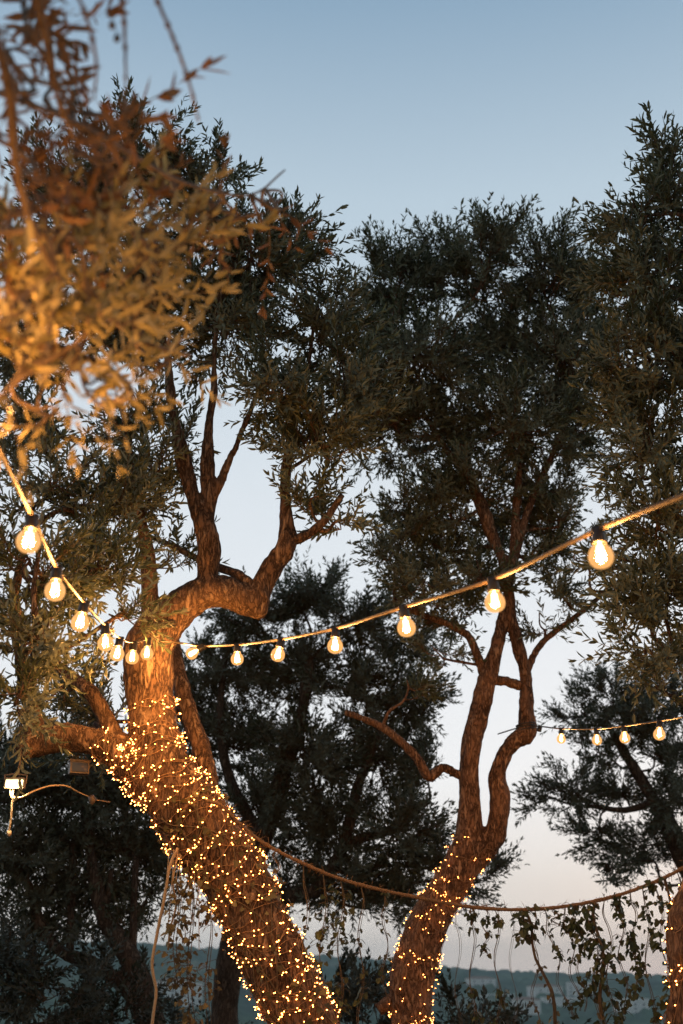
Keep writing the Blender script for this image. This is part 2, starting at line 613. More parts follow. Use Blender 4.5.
# tree A: the leaning olive on the left, lights round its trunk
YA = 5.65
A_main = [(430, 1375, 66), (415, 1300, 50), (365, 1150, 38), (322, 1062, 33), (285, 985, 31), (248, 905, 32), (211, 845, 34), (180, 800, 34), (164, 775, 29), (156, 748, 25),
          (152, 712, 21), (148, 680, 25), (148, 652, 26), (158, 632, 23)]
A_knob = [(250, 598, 14), (257, 607, 11), (261, 617, 7)]
A_right = [(150, 648, 22), (165, 624, 20), (186, 604, 18), (210, 592, 17), (236, 596, 15.5), (255, 602, 14), (263, 585, 11), (275, 563, 10.5), (286, 545, 10), (286, 520, 7), (285, 480, 6), (292, 430, 4.5), (300, 380, 3)]
A_left = [(165, 790, 30), (140, 768, 24), (115, 751, 17), (86, 740, 13), (58, 738, 12), (32, 745, 12), (20, 752, 9, 5.6)]
A_up = [(32, 748, 11), (33, 725, 9), (27, 692, 7.5), (20, 645, 6.5, 5.5), (16, 590, 5.5, 5.4), (30, 530, 4, 5.3)]
A_stem = [(144, 650, 14), (150, 620, 9.5), (150, 592, 8.5), (146, 550, 7.5), (139, 510, 6), (128, 455, 4), (120, 400, 3)]
A_fork = [(206, 598, 12), (207, 575, 10), (209, 548, 9.5), (205, 525, 9), (194, 500, 7), (182, 455, 6), (172, 405, 5), (166, 350, 4), (150, 280, 3)]
A_mid = [(205, 528, 8), (208, 500, 6), (208, 445, 5.5), (213, 390, 5), (216, 330, 4), (225, 260, 3)]
A_mid2 = [(210, 512, 5.5), (216, 494, 4.6), (226, 468, 3.6), (235, 448, 3.2), (255, 400, 2.5)]
A_thin = [[(28, 702, 6, 5.6), (31, 672, 5, 5.2), (36, 640, 4, 4.75), (34, 590, 3, 4.7), (40, 545, 2, 4.75)],
          [(128, 522, .8, 5.95), (150, 536, 2, 5.92), (170, 545, 3, 5.9), (192, 556, 3.4, 5.85), (215, 566, 4.2, 5.8), (240, 576, 5), (258, 592, 7)],
          [(118, 742, 9), (104, 715, 8.5), (90, 692, 7.5), (70, 676, 6, 5.75), (52, 656, 5, 5.8), (40, 610, 4, 5.8)],
          [(216, 815, 10, 5.8), (210, 788, 10, 5.9), (203, 755, 9.5, 5.95), (191, 718, 9, 6.0), (180, 680, 8, 6.05), (170, 620, 6, 6.2)],
          [(286, 542, 6), (305, 536, 5), (325, 520, 4), (342, 495, 3)]]
A_clumps = [(125, 165, 62, 55, .1), (190, 205, 62, 60, .2), (250, 250, 55, 62, .0), (290, 265, 42, 58, .2), (325, 320, 48, 58, .1),
            (220, 320, 75, 58, .1), (345, 395, 45, 55, .0), (310, 440, 50, 48, -.1), (285, 380, 50, 50, -.2), (150, 300, 60, 65, .3), (75, 215, 65, 75, .3), (90, 330, 60, 60, .4),
            (20, 330, 50, 90, .4), (55, 480, 58, 42, -.5, .9), (112, 505, 48, 55, -.4), (30, 560, 52, 55, -.9), (95, 570, 50, 48, -.6), (118, 618, 28, 30, -.6, .8),
            (40, 640, 50, 48, -1.0), (15, 705, 30, 40, -1.1), (130, 430, 36, 38, .1), (160, 470, 26, 40, .0, .7),
            (148, 500, 28, 42, .1, .9), (168, 560, 22, 22, .2, .6), (182, 440, 16, 30, .3, .6), (310, 500, 36, 24, .0, .9), (345, 520, 22, 16, .0, .7), (60, 690, 40, 25, .1, .6), (95, 745, 40, 24, .6, .7), (95, 700, 38, 36, .7, .9), (10, 430, 40, 50, .1)]
treeA, bvA = tree('olive_tree', 'leaning olive tree with the thick trunk most densely wrapped in fairy lights', YA, (430, 1375),
                  [A_main, A_right, A_left, A_up, A_stem, A_fork, A_mid, A_mid2, A_knob], A_thin, A_clumps, SPRIGS, M_LEAF, M_BARK, tau=1.25, seed=1.0, amp=0.014)

# tree B: twin-stemmed olive right of the middle
YB = 8.1
B_main = [(404, 1255, 46), (402, 1180, 36), (405, 1100, 27), (411, 1030, 21), (413, 975, 22), (428, 925, 19.5), (447, 890, 17.5), (464, 860, 19), (474, 842, 16)]
B_left = [(464, 858, 14), (470, 830, 12.5), (469, 800, 11), (468, 770, 11), (473, 740, 11), (481, 710, 10.5), (487, 682, 10), (492, 662, 8), (498, 640, 6.5), (504, 612, 6), (509, 588, 5.5), (513, 555, 5), (516, 515, 4), (520, 460, 3)]
B_right = [(474, 858, 14), (494, 838, 12.5), (499, 815, 11), (500, 796, 10), (497, 778, 8.5), (503, 757, 8.5), (514, 742, 9), (526, 733, 9.5), (526, 712, 6.8), (527, 690, 7), (524, 667, 6.8), (517, 640, 6.6), (512, 612, 6.2), (508, 582, 6.2), (500, 555, 6), (490, 528, 5.6), (481, 505, 5), (471, 480, 4.2), (462, 445, 3)]
B_thin = [[(486, 678, 6), (477, 655, 4.5), (469, 637, 4), (452, 626, 3.6), (425, 616, 3), (395, 606, 2.4)],
          [(488, 682, 5), (504, 681, 4.8), (521, 686, 5)],
          [(527, 672, 4), (534, 655, 3.4), (545, 640, 3.2), (568, 622, 2.8), (592, 604, 2.3), (615, 580, 1.8)],
          [(467, 778, 5), (455, 773, 4.4), (442, 768, 4.6), (429, 777, 5.2), (417, 758, 4.6), (399, 740, 4.2), (378, 725, 3.8), (345, 712, 3)],
          [(509, 580, 5), (518, 545, 4.5), (530, 505, 3.6), (550, 460, 3), (575, 400, 2.2)],
          [(403, 990, 9), (392, 1000, 6.5), (378, 1010, 6)],
          [(472, 485, 3.6), (440, 440, 2.8), (410, 390, 2.2)]]
B_clumps = [(395, 285, 42, 50), (440, 262, 40, 42, .2), (490, 255, 50, 48, -.2), (545, 265, 46, 48, .1), (585, 300, 36, 50, .2), (420, 355, 62, 58, -.2), (500, 345, 65, 65, .3),
            (560, 365, 52, 58, 0), (395, 425, 46, 52, .0), (450, 430, 58, 52, .2), (515, 430, 58, 55, -.2), (575, 430, 42, 48, .1), (545, 490, 45, 38, .2), (470, 495, 50, 38, 0),
            (418, 500, 42, 36, .1), (440, 548, 44, 34, .3, .8), (405, 585, 45, 28, .4, .6), (540, 545, 36, 32, .2, .6), (480, 575, 40, 30, -.1, .7), (560, 590, 26, 28, .1, .6), (455, 620, 36, 22, .2, .6),
            (540, 625, 25, 16, .0, .45), (365, 330, 20, 45, 0, .8), (440, 655, 26, 20, .0, .6), (408, 690, 24, 18, 0, .7), (425, 590, 40, 26, -.1, .8), (395, 540, 40, 34, .1, .8), (450, 585, 36, 24, .3, .7), (372, 300, 24, 36, .2), (375, 400, 26, 44, -.1, .9), (560, 520, 36, 34, .1, .9), (575, 560, 30, 24, -.1, .6), (495, 530, 34, 30, .4, .7), (600, 350, 26, 50, .2, .9)]
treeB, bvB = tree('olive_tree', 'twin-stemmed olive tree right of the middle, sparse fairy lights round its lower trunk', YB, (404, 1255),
                  [B_main, B_left, B_right], B_thin, B_clumps, SPRIGS, M_LEAF, M_BARK_LIT, tau=1.3, size=1.05, seed=5.0)

# tree C: leafy olive filling the right edge, trunk mostly outside
YC = 5.2
C_main = [(706, 1410, 75), (708, 1250, 52), (712, 1080, 44), (711, 985, 42), (709, 938, 42), (716, 890, 33), (735, 820, 28), (748, 740, 24), (748, 640, 19), (738, 540, 14), (722, 440, 10), (710, 330, 7), (700, 230, 4)]
C_r2 = [(745, 690, 15), (780, 610, 12), (820, 520, 9), (840, 420, 6)]
C_thin = [[(738, 560, 7), (715, 530, 5), (690, 505, 3.5), (660, 470, 2.5)], [(746, 650, 7), (720, 640, 5), (690, 650, 3.5), (660, 660, 2.5)]]
C_clumps = [(672, 165, 34, 40), (640, 215, 32, 36), (690, 230, 50, 50, .2), (655, 285, 50, 48, 0), (620, 260, 26, 36, .2), (640, 355, 40, 52, -.1), (690, 370, 55, 60, .1), (650, 440, 44, 50, 0), (620, 410, 26, 42, .1),
            (660, 530, 46, 48, -.1), (655, 600, 48, 46, 0), (625, 560, 26, 30, .1), (668, 652, 40, 34, -.2), (632, 640, 20, 22, -.2, .7), (660, 690, 24, 14, -.2, .4), (720, 480, 60, 70, .2), (740, 330, 60, 80, .3), (730, 620, 55, 60, .1), (790, 470, 60, 90, .3)]
treeC, bvC = tree('olive_tree', 'olive tree with leafy branches along the right edge, lit trunk foot just showing', YC, (706, 1410),
                  [C_main, C_r2], C_thin, C_clumps, SPRIGS, M_LEAF, M_BARK, tau=1.35, size=1.0, seed=9.0)

# tree D: farther olive low on the right
YD = 12.0
D_main = [(770, 1155, 40), (755, 1080, 22), (732, 960, 18), (704, 893, 14), (688, 862, 12), (672, 832, 9.5), (653, 800, 7.5), (637, 772, 6), (622, 748, 4.5), (606, 720, 3)]
D_thin = [[(700, 886, 8), (712, 830, 6), (706, 770, 5), (690, 720, 4), (672, 690, 3)], [(655, 802, 4), (625, 810, 3), (590, 806, 2.2)]]
D_clumps = [(612, 690, 40, 30), (585, 712, 34, 24, .3), (640, 720, 46, 34, -.2), (668, 690, 36, 40, .3), (598, 752, 34, 22, 0, .8), (575, 792, 36, 30), (545, 803, 22, 18, .2, .7), (622, 790, 40, 28, .2, .9),
            (600, 830, 34, 24, .0, .7), (640, 848, 42, 30, .2), (610, 868, 22, 20, 0, .6), (672, 800, 34, 40, -.2, .8), (690, 760, 40, 40, .3), (662, 760, 26, 24, 0, .8), (690, 850, 30, 30, .2, .8)]
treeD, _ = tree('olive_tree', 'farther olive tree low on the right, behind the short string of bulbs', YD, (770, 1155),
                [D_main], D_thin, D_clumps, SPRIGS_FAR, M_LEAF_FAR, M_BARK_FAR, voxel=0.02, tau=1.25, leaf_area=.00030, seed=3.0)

# tree E: dense dark olive behind, between the two lit trunks
YE = 11.0
E_main = [(215, 1165, 34), (220, 1080, 17), (226, 1000, 14), (233, 945, 13), (243, 890, 13), (262, 840, 11), (280, 780, 9), (300, 720, 7), (310, 660, 5)]
E_r = [(240, 905, 10), (275, 897, 8), (305, 894, 7), (325, 880, 7), (345, 840, 6), (360, 780, 5), (385, 720, 4)]
E_thin = [[(262, 840, 7), (230, 780, 5.5), (220, 720, 4), (225, 660, 3)], [(345, 842, 5), (390, 830, 4), (430, 800, 3)]]
E_clumps = [(255, 612, 55, 36), (315, 600, 50, 34, .2), (365, 620, 45, 34, -.1), (405, 640, 34, 30, .2, .8), (225, 670, 42, 46, .1), (290, 670, 62, 46, .3), (355, 690, 55, 46), (412, 700, 36, 40, .2), (240, 740, 50, 44, .3),
            (310, 750, 62, 50, -.1), (380, 760, 54, 48, .2), (425, 770, 26, 34, 0, .8), (260, 810, 52, 44), (330, 825, 62, 46, .2), (400, 830, 50, 44, -.1), (445, 860, 34, 34, .1), (478, 880, 26, 24, .1, .9), (350, 885, 60, 34, .1), (415, 895, 50, 32, .3),
            (285, 880, 44, 32, .2, .9), (190, 720, 36, 60, .3), (500, 862, 14, 18, .1, .5)]
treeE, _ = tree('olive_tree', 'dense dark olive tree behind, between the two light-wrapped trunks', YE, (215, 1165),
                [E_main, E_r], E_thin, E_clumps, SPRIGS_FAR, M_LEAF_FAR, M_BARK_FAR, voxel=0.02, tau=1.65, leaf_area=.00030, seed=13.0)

# tree F: dark olive low on the left, below the floodlight
YF = 10.0
F_main = [(168, 1190, 44), (158, 1080, 22), (148, 1010, 14), (138, 975, 12), (125, 950, 11), (110, 928, 9), (98, 895, 7), (90, 850, 5.5), (84, 800, 4)]
F_left = [(150, 1020, 12), (128, 990, 9), (98, 967, 7.5), (62, 952, 6.5), (40, 925, 5), (28, 880, 4)]
F_thin = [[(131, 962, 5), (133, 935, 4), (134, 905, 3.4), (136, 860, 3)], [(104, 920, 4), (108, 895, 3), (112, 870, 2.4)], [(70, 954, 4), (71, 920, 4.2), (72, 880, 4), (74, 830, 3)]]
F_clumps = [(20, 925, 45, 24, .1, .8), (80, 925, 40, 22, .1, .7), (30, 790, 60, 42), (85, 785, 55, 40, .2), (130, 790, 40, 42, .3, .8), (20, 850, 55, 42, -.1), (75, 840, 55, 42, .1), (125, 850, 44, 42, .2), (160, 840, 24, 36, .3, .8), (40, 895, 46, 32, .2, .9), (100, 890, 40, 32, .2, .9), (145, 895, 24, 28, .2, .7), (5, 760, 40, 36, .3), (60, 745, 45, 30, .4, .8), (110, 740, 30, 30, .5, .7), (130, 925, 22, 20, 0, .5)]
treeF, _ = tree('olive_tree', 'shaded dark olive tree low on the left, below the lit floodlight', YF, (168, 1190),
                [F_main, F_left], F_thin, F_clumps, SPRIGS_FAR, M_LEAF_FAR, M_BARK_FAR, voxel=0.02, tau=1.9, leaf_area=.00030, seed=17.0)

# overhanging tree: near branches top left, trunk outside the frame
N_root = thing('overhanging_tree', (-1.55, 1.25, 0), 'near blurred branches with golden lit leaves hanging into the upper left', 'tree', 'olive trees')
mb = MB()
trk = smooth_path([(-1.5, 1.25, 0, .16), (-1.48, 1.25, 0.7, .12), (-1.5, 1.3, 1.5, .10), (-1.42, 1.35, 2.3, .085), (-1.2, 1.45, 2.9, .06), (-0.9, 1.6, 3.25, .035), (-.6, 1.75, 3.45, .02)], 7)
mb.tube(trk[:, :3], trk[:, 3], 14, wob=.02)
l1 = smooth_path([(-1.45, 1.33, 2.1, .05), (-1.15, 1.5, 2.35, .04), (-.85, 1.65, 2.5, .028), (-.6, 1.8, 2.6, .018), (-.42, 1.95, 2.62, .010)], 7)
mb.tube(l1[:, :3], l1[:, 3], 12, wob=.02)
remeshed(mb, 'trunk', M_BARK, N_root, 0.012, 0.01, 21.0)
nsk = np.concatenate([trk[20:], l1[8:]] + [smooth_path([(*at_d(q[0], q[1], q[2]), .005) for q in pl], 8) for pl in (
    [(-10, 20, 1.6), (10, 90, 1.65), (14, 150, 1.7), (30, 220, 1.75), (60, 280, 1.8), (100, 320, 2.0), (150, 345, 2.3)],
    [(20, 100, 1.7), (80, 125, 1.85), (140, 160, 2.05), (190, 185, 2.25), (250, 195, 2.45)])])


def near_clumps(spec):
    """(px, py, rx, ry, depth) -> clumps for grow() given as ground distance offsets"""
    out = []
    for px, py, rx, ry, d, tf in spec:
        y = at_d(px, py, d + .12)[1]
        out.append((px, py, rx, ry, y, tf))
    return out


gold = near_clumps([(25, 310, 60, 60, 1.75, 1.0), (75, 300, 55, 55, 1.95, 1.0), (20, 370, 50, 45, 1.65, 1.0), (80, 370, 55, 48, 2.0, .9), (130, 320, 48, 48, 2.2, .7), (165, 365, 30, 42, 2.45, .55), (130, 255, 60, 34, 2.3, .6),
                    (185, 240, 36, 24, 2.45, .5), (60, 240, 60, 40, 1.9, .9), (225, 222, 42, 18, 2.5, .5), (130, 230, 50, 30, 2.2, .7), (5, 320, 40, 60, 1.6, .9), (115, 405, 40, 26, 2.25, .5), (45, 415, 45, 22, 1.9, .7), (150, 210, 40, 26, 2.4, .4)])
grow(N_root, gold, nsk, SPRIGS_NEAR, M_LEAF_NEAR, M_TWIG, 0.0, tau=1.5, size=0.96, up=0.1, leaf_area=.00023, sub=9)
rust = near_clumps([(25, 15, 42, 34, 1.7, .9), (75, 110, 34, 40, 1.95, .6), (95, 175, 50, 45, 2.05, .9), (45, 205, 50, 40, 1.85, .9), (150, 185, 45, 30, 2.2, .6), (210, 205, 45, 22, 2.4, .5), (262, 205, 18, 22, 2.5, .45), (10, 60, 46, 55, 1.7, .9), (50, 35, 30, 35, 1.9, .5), (20, 150, 45, 45, 1.75, .9), (75, 150, 40, 45, 1.9, .6), (110, 205, 50, 28, 2.1, .6), (10, 220, 40, 40, 1.7, .9)])
grow(N_root, rust, nsk, SPRIGS_NEAR, M_LEAF_RUST, M_TWIG, 0.0, tau=1.3, size=.95, up=.05, leaf_area=.00022, sub=8, hang=True)
mt = MB()
for pts in ([(112, -40, 2.2, 1.7), (122, 0, 2.0, 1.7), (125, 40, 1.8, 1.72), (126, 92, 1.0, 1.74)],
            [(140, -40, 2.0, 1.7), (158, 2, 2.0, 1.7), (175, 42, 1.9, 1.72), (190, 85, 1.6, 1.74), (199, 122, .9, 1.76)],
            [(62, -30, 2.2, 1.6), (84, 10, 2.0, 1.62), (96, 60, 1.8, 1.66), (94, 100, 1.0, 1.68)],
            [(30, -30, 4, 1.6), (44, 30, 4, 1.65), (52, 70, 3.6, 1.7), (60, 105, 3, 1.75), (76, 140, 2.2, 1.8)],
            [(-10, 20, 6, 1.6), (10, 90, 6, 1.65), (14, 150, 5, 1.7), (30, 220, 4, 1.75), (60, 280, 3, 1.8)],
            [(0, 78, 3, 1.65), (40, 82, 2.4, 1.75), (70, 92, 1.6, 1.8)],
            [(20, 100, 3, 1.7), (80, 125, 3, 1.85), (140, 160, 2.6, 2.05), (190, 185, 2, 2.25), (250, 195, 1.4, 2.45), (285, 170, .8, 2.55)]):
    conv = [(*at_d(p[0], p[1], p[3]), p[2] * p[3] / F) for p in pts]
    s = smooth_path(conv, 7)
    mt.tube(s[:, :3], s[:, 3] * 1.0, 6, wob=.1)
    for q in s[3::4]:
        if s[0, 3] < 0.0035:
            mt.tube([q[:3] - [0, 0, .003], q[:3] + [0.0, 0, .003]], [q[3] * 1.7, q[3] * 1.4], 6)
mt.build('twigs', M_TWIG, N_root, True)
for px, py in ((112, 25), (117, 38), (58, 54)):
    c = at_d(px, py, 1.75); mf = MB()
    mf.lathe([(0.0003, .006), (.004, .004), (.0048, 0), (.004, -.005), (.0003, -.007)], c, 10)
    mf.tube([c + [0, 0, .005], c + [-.006, .004, .03]], [.0007, .0005], 5)
    mf.build('berry', M_STEM, N_root, True)

# ---------------------------------------------------------------- string lights
GLASS_PROF = [(.0125, .002), (.0128, -.006), (.0155, -.013), (.0215, -.020), (.0268, -.029), (.0290, -.039), (.0286, -.047), (.0256, -.056), (.0192, -.0635), (.0105, -.0675), (.0003, -.0686)]
LIGHTS = []


def rot_to(d):
    """rotation whose -Z axis points along d"""
    z = -unit(d)
    x = unit(np.cross([0, 1.0, 0.0], z)) if abs(z[1]) < .95 else np.array([1.0, 0, 0])
    y = np.cross(z, x)
    return np.stack([x, y, z], -1)


mbs = MB()
mbs.lathe([(.0003, .012), (.010, .012), (.0125, .008), (.0135, .002), (.0155, -.001), (.0160, -.012), (.0170, -.018), (.0168, -.025), (.0155, -.027), (.0125, -.027)], (0, 0, 0), 20)
mbs.box((0, 0, .006), (.015, .007, .009))
ME_SOCKET = mbs.build('lamp_holder', M_SOCKET, None, True); me_socket = ME_SOCKET.data; bpy.data.objects.remove(ME_SOCKET)
mbg = MB(); mbg.lathe(GLASS_PROF, (0, 0, 0), 28)
o_ = mbg.build('glass_bulb', M_GLASS, None, True); me_glass = o_.data; bpy.data.objects.remove(o_)
mbf = MB()
for k in range(4):
    a = k * math.pi / 2 + .4
    mbf.tube([(math.cos(a) * .007, math.sin(a) * .007, -.017), (math.cos(a) * .009, math.sin(a) * .009, -.046)], .0022, 6)
mbf.tube([(0, 0, -.002), (0, 0, -.022)], .0035, 8)
o_ = mbf.build('filament', M_FILAMENT, None); me_fil = o_.data; bpy.data.objects.remove(o_)


def string_lamp(root, cable_pt, down=(0, 0, -1), lit=True, power=36.0):
    R = rot_to(down)
    q = __import__('mathutils').Matrix(R.tolist()).to_quaternion()
    h = bpy.data.objects.new('lamp_holder', me_socket); COL.objects.link(h)
    h.rotation_mode = 'QUATERNION'; h.rotation_quaternion = q
    h.parent = root; h.scale = [rng.uniform(.92, .98)] * 3
    h.location = Vector(cable_pt) + Vector(R @ np.array([0, 0, -.004])) - root.location
    if not lit:
        return
    for nm, me in (('glass_bulb', me_glass), ('filament', me_fil)):
        g = bpy.data.objects.new(nm, me); COL.objects.link(g)
        g.parent = h; g.location = (0, 0, -.018)
    L = bpy.data.lights.new('bulb_light', 'POINT')
    L.energy = power; L.color = (1.0, 0.49, 0.17); L.shadow_soft_size = 0.012
    lo = bpy.data.objects.new('bulb_light', L); COL.objects.link(lo)
    lo.parent = h; lo.location = (0, 0, -.018 - .035)


def globe_to_cable(px, py, d):       # globe centre seen at a pixel -> the cable point above it
    return at_d(px, py, d) + np.array([0, 0, .040 + .018])


def cable(pts, name, root, r, flat, mat, n=8):
    s = smooth_path(pts, n)
    m = MB(); m.tube(s, r, 10, flat=flat)
    return m.build(name, mat, root, True)


S1 = [(-190, 130, .98), (-95, 296, 1.4), (-58, 388, 1.85), (-13, 464, 2.3), (30, 543, 2.75), (55, 591, 3.23), (83, 623, 3.72), (104, 643, 4.25), (119, 654, 4.8), (133, 657, 5.2), (147, 653, 5.42)]
S2 = [(190, 653, 5.65), (237, 659, 5.3), (281, 655, 4.8), (335.5, 646, 4.25), (404, 627, 3.72), (494, 602, 3.23), (600, 556, 2.75), (748, 500, 2.28)]
fl1 = thing('festoon_lights', (-.9, 5.5, 3.0), 'long string of glowing round bulbs on a flat tan cable, tied at the leaning trunk', 'string lights', 'festoon lights')
c1 = [globe_to_cable(*p) for p in S1]
c2 = [globe_to_cable(*p) for p in S2]
c2[0] = at_d(203, 647, 5.62)
tie = at_d(162, 641, 5.50)
for p in c1: string_lamp(fl1, p, (rng.normal(0, .09), rng.normal(0, .09), -1))
for i, p in enumerate(c2):
    string_lamp(fl1, p, (-.85, -.1, -.55) if i == 0 else (rng.normal(0, .10), rng.normal(0, .10), -1))
ext1 = 2 * c1[0] - c1[1] + np.array([0, 0, .12])
ext2 = 2 * c2[-1] - c2[-2] + np.array([0, 0, .06])
lift = np.array([0, 0, .004])
cable([ext1] + [p + lift for p in c1] + [tie + [-.02, 0, .015], tie, at_d(180, 643, 5.50), c2[0] + lift] + [p + lift for p in c2[1:]] + [ext2], 'cable', fl1, .0055, (1.0, .42), M_CABLE)
mtie = MB()
for k, (dz, rr) in enumerate(((0, .088), (.012, .09), (-.014, .092))):
    ctr = at_y(156, 634, YA) + np.array([0, 0, dz])
    a = np.linspace(0, 2 * math.pi, 40)
    e1, e2 = np.array([1, 0, .25 + .15 * k]), np.array([0, 1.0, .1])
    mtie.tube(ctr + rr * 1.35 * np.cos(a)[:, None] * e1 + rr * 1.5 * np.sin(a)[:, None] * e2, .0035, 6, caps=False)
mtie.build('tie', M_CABLE_THIN, fl1, True)

fl2 = thing('festoon_lights', at_d(540, 728, 8.0), 'short far string of four small bulbs tied to the right stem of the twin-stemmed tree', 'string lights', 'festoon lights')
T = [(562, 739, 7.45), (597, 740, 6.95), (625, 738, 6.4), (661, 734, 5.9), (709, 727, 5.4)]
t2 = [globe_to_cable(*p) for p in T]
dead = at_d(540, 727, 7.9)
string_lamp(fl2, dead, (-.3, .0, -.9), lit=False)
for p in t2: string_lamp(fl2, p, (rng.normal(0, .07), rng.normal(0, .07), -1), power=22.0)
stemp = at_d(527, 726, 8.18)
cable([at_d(498, 734, 8.9), at_d(514, 729, 8.45), stemp, dead + lift] + [p + lift for p in t2] + [2 * t2[-1] - t2[-2]], 'cable', fl2, .0055, (1, .8), M_CABLE)
mtie = MB()
for dz in (-.02, 0, .015):
    ctr = at_y(526, 727, YB) + np.array([0, 0, dz]); a = np.linspace(0, 2 * math.pi, 30)
    mtie.tube(ctr + .062 * np.stack([np.cos(a), np.sin(a), .15 * np.cos(a)], -1), .006, 6, caps=False)
mtie.build('tie', M_CABLE_THIN, fl2, True)

# ---------------------------------------------------------------- fairy lights
def icos(r, stretch):
    import bmesh
    bm = bmesh.new(); bmesh.ops.create_icosphere(bm, subdivisions=1, radius=r)
    for v in bm.verts: v.co.z *= stretch
    me = bpy.data.meshes.new('bulb'); bm.to_mesh(me); bm.free(); me.materials.append(M_FAIRY)
    return me


ME_FAIRY = icos(.0023, 1.5)


def wrap(bv, axis_px, Y, pitch, gap, seed):
    p, r = px_path(axis_px, Y, 30)
    seg = np.linalg.norm(np.diff(p, axis=0), axis=1)
    L = np.concatenate([[0], np.cumsum(seg)])
    n = int(L[-1] / pitch * 44)
    pts, nos = [], []
    for i in range(n):
        t = i / n * L[-1]
        jit = noise.noise((i * .11, seed, 0)) * pitch * 3.4 + noise.noise((i * .023, seed, 7)) * pitch * 4.5
        tt = min(max(t + jit, 0), L[-1])
        c = np.array([np.interp(tt, L, p[:, j]) for j in range(3)])
        k = min(np.searchsorted(L, tt), len(p) - 2)
        tn = unit(p[k + 1] - p[k])
        u = unit(np.cross(tn, [0, 1.0, 0.05])); w = np.cross(tn, u)
        a = i / 44 * 2 * math.pi + noise.noise((i * .03, seed, 3)) * .6
        d = u * math.cos(a) + w * math.sin(a)
        hit, nor, fi, dist = bv.ray_cast(Vector(c + d * .6), Vector(-d))
        if hit is None or (Vector(c) - hit).length > .33:
            continue
        if (Vector(c) - hit).length > 1.45 * np.interp(tt, L, r) + .015:
            continue
        h = np.array(hit); nn = np.array(nor)
        pts.append(h + nn * .006); nos.append(nn)
    pts, nos = np.array(pts), np.array(nos)
    sg = np.linalg.norm(np.diff(pts, axis=0), axis=1)
    LL = np.concatenate([[0], np.cumsum(sg)])
    bulbs = []
    s = 0.02
    while s < LL[-1]:
        k = min(np.searchsorted(LL, s), len(pts) - 1)
        if noise.noise((s * .9, seed, 11)) > -.32: bulbs.append((pts[k], nos[k]))      # gaps where the wire turns away
        s += gap * (rng.uniform(.15, .5) if rng.random() < .4 else rng.uniform(.7, 2.3))
    return pts, bulbs


def fairy(label, wraps, loc, all_parts=False):
    root = thing('fairy_lights', loc, label, 'fairy lights', 'fairy lights')
    mw = MB(); B = []
    for pts, bulbs in wraps:
        sg = np.linalg.norm(np.diff(pts, axis=0), axis=1)
        cuts = [0] + list(np.nonzero(sg > .12)[0] + 1) + [len(pts)]
        for a, b in zip(cuts[:-1], cuts[1:]):
            if b - a > 3:
                mw.tube(pts[a:b], .0016, 4, caps=False)
        B += bulbs
    pos = np.array([b[0] for b in B]); nor = np.array([b[1] for b in B])
    ax = unit(nor + rng.normal(0, .55, nor.shape)); ctr = pos + ax * rng.uniform(.008, .024, (len(pos), 1))
    for q, a, e in zip(pos, ax, ctr):
        mw.tube([q, e - a * .003], [.0014, .0022], 5)
    mw.build('wire', M_WIRE, root, True)
    to = unit(CAM - ctr); dist = np.linalg.norm(CAM - ctr, axis=1)
    px = (ctr - CAM) @ RT / ((ctr - CAM) @ FWD) * F + 341.5
    py = 512 - (ctr - CAM) @ UP / ((ctr - CAM) @ FWD) * F
    infr = (px > 0) & (px < 683) & (py < 1024)
    score = (nor * to).sum(1) / dist - (~infr) * 5
    order = np.argsort(-score)
    for i in order[:100]:
        o = bpy.data.objects.new('bulb', ME_FAIRY); COL.objects.link(o); o.scale = [rng.uniform(.8, 1.2)] * 3
        o.rotation_mode = 'QUATERNION'; o.rotation_quaternion = Vector(ax[i]).to_track_quat('Z', 'Y')
        o.parent = root; o.location = Vector(ctr[i]) - root.location
    rest = order[100:]
    if len(rest):
        nv = len(ME_FAIRY.vertices); co = np.empty(nv * 3); ME_FAIRY.vertices.foreach_get('co', co); co = co.reshape(-1, 3)
        f = np.array([tuple(p.vertices) for p in ME_FAIRY.polygons])
        m = MB()
        for i in rest:
            R = rot_to(-ax[i]); m.add(co @ R.T + ctr[i], None, f)
        ob = m.build('bulbs', M_FAIRY, root); ob['kind'] = 'stuff'
    return len(B)


wA1 = wrap(bvA, [(388, 1190, 44), (328, 1062, 40), (290, 985, 37), (252, 905, 37), (214, 845, 38), (180, 800, 37), (168, 775, 31), (159, 750, 26), (155, 722, 24), (152, 700, 25)], YA, .031, .036, 1.0)
wA2 = wrap(bvA, [(150, 776, 24), (132, 762, 22), (115, 751, 17), (98, 744, 14)], YA, .032, .034, 2.0)
nA = fairy('dense tangle of warm fairy lights wound round the thick leaning trunk', [wA1, wA2], at_y(250, 905, YA))
wB = wrap(bvB, [(405, 1100, 30), (411, 1030, 24), (413, 975, 25), (427, 925, 22), (446, 890, 20), (464, 862, 21), (472, 842, 18)], YB, .055, .060, 4.0)
nB = fairy('loose warm fairy lights wound round the lower trunk of the twin-stemmed tree', [wB], at_y(427, 925, YB))
wC = wrap(bvC, [(712, 1050, 42), (711, 985, 42), (709, 938, 42), (714, 900, 34)], YC, .09, .06, 6.0)
nC = fairy('few warm fairy lights on the trunk foot cut by the right edge', [wC], at_y(711, 960, YC))
print('fairy', nA, nB, nC)

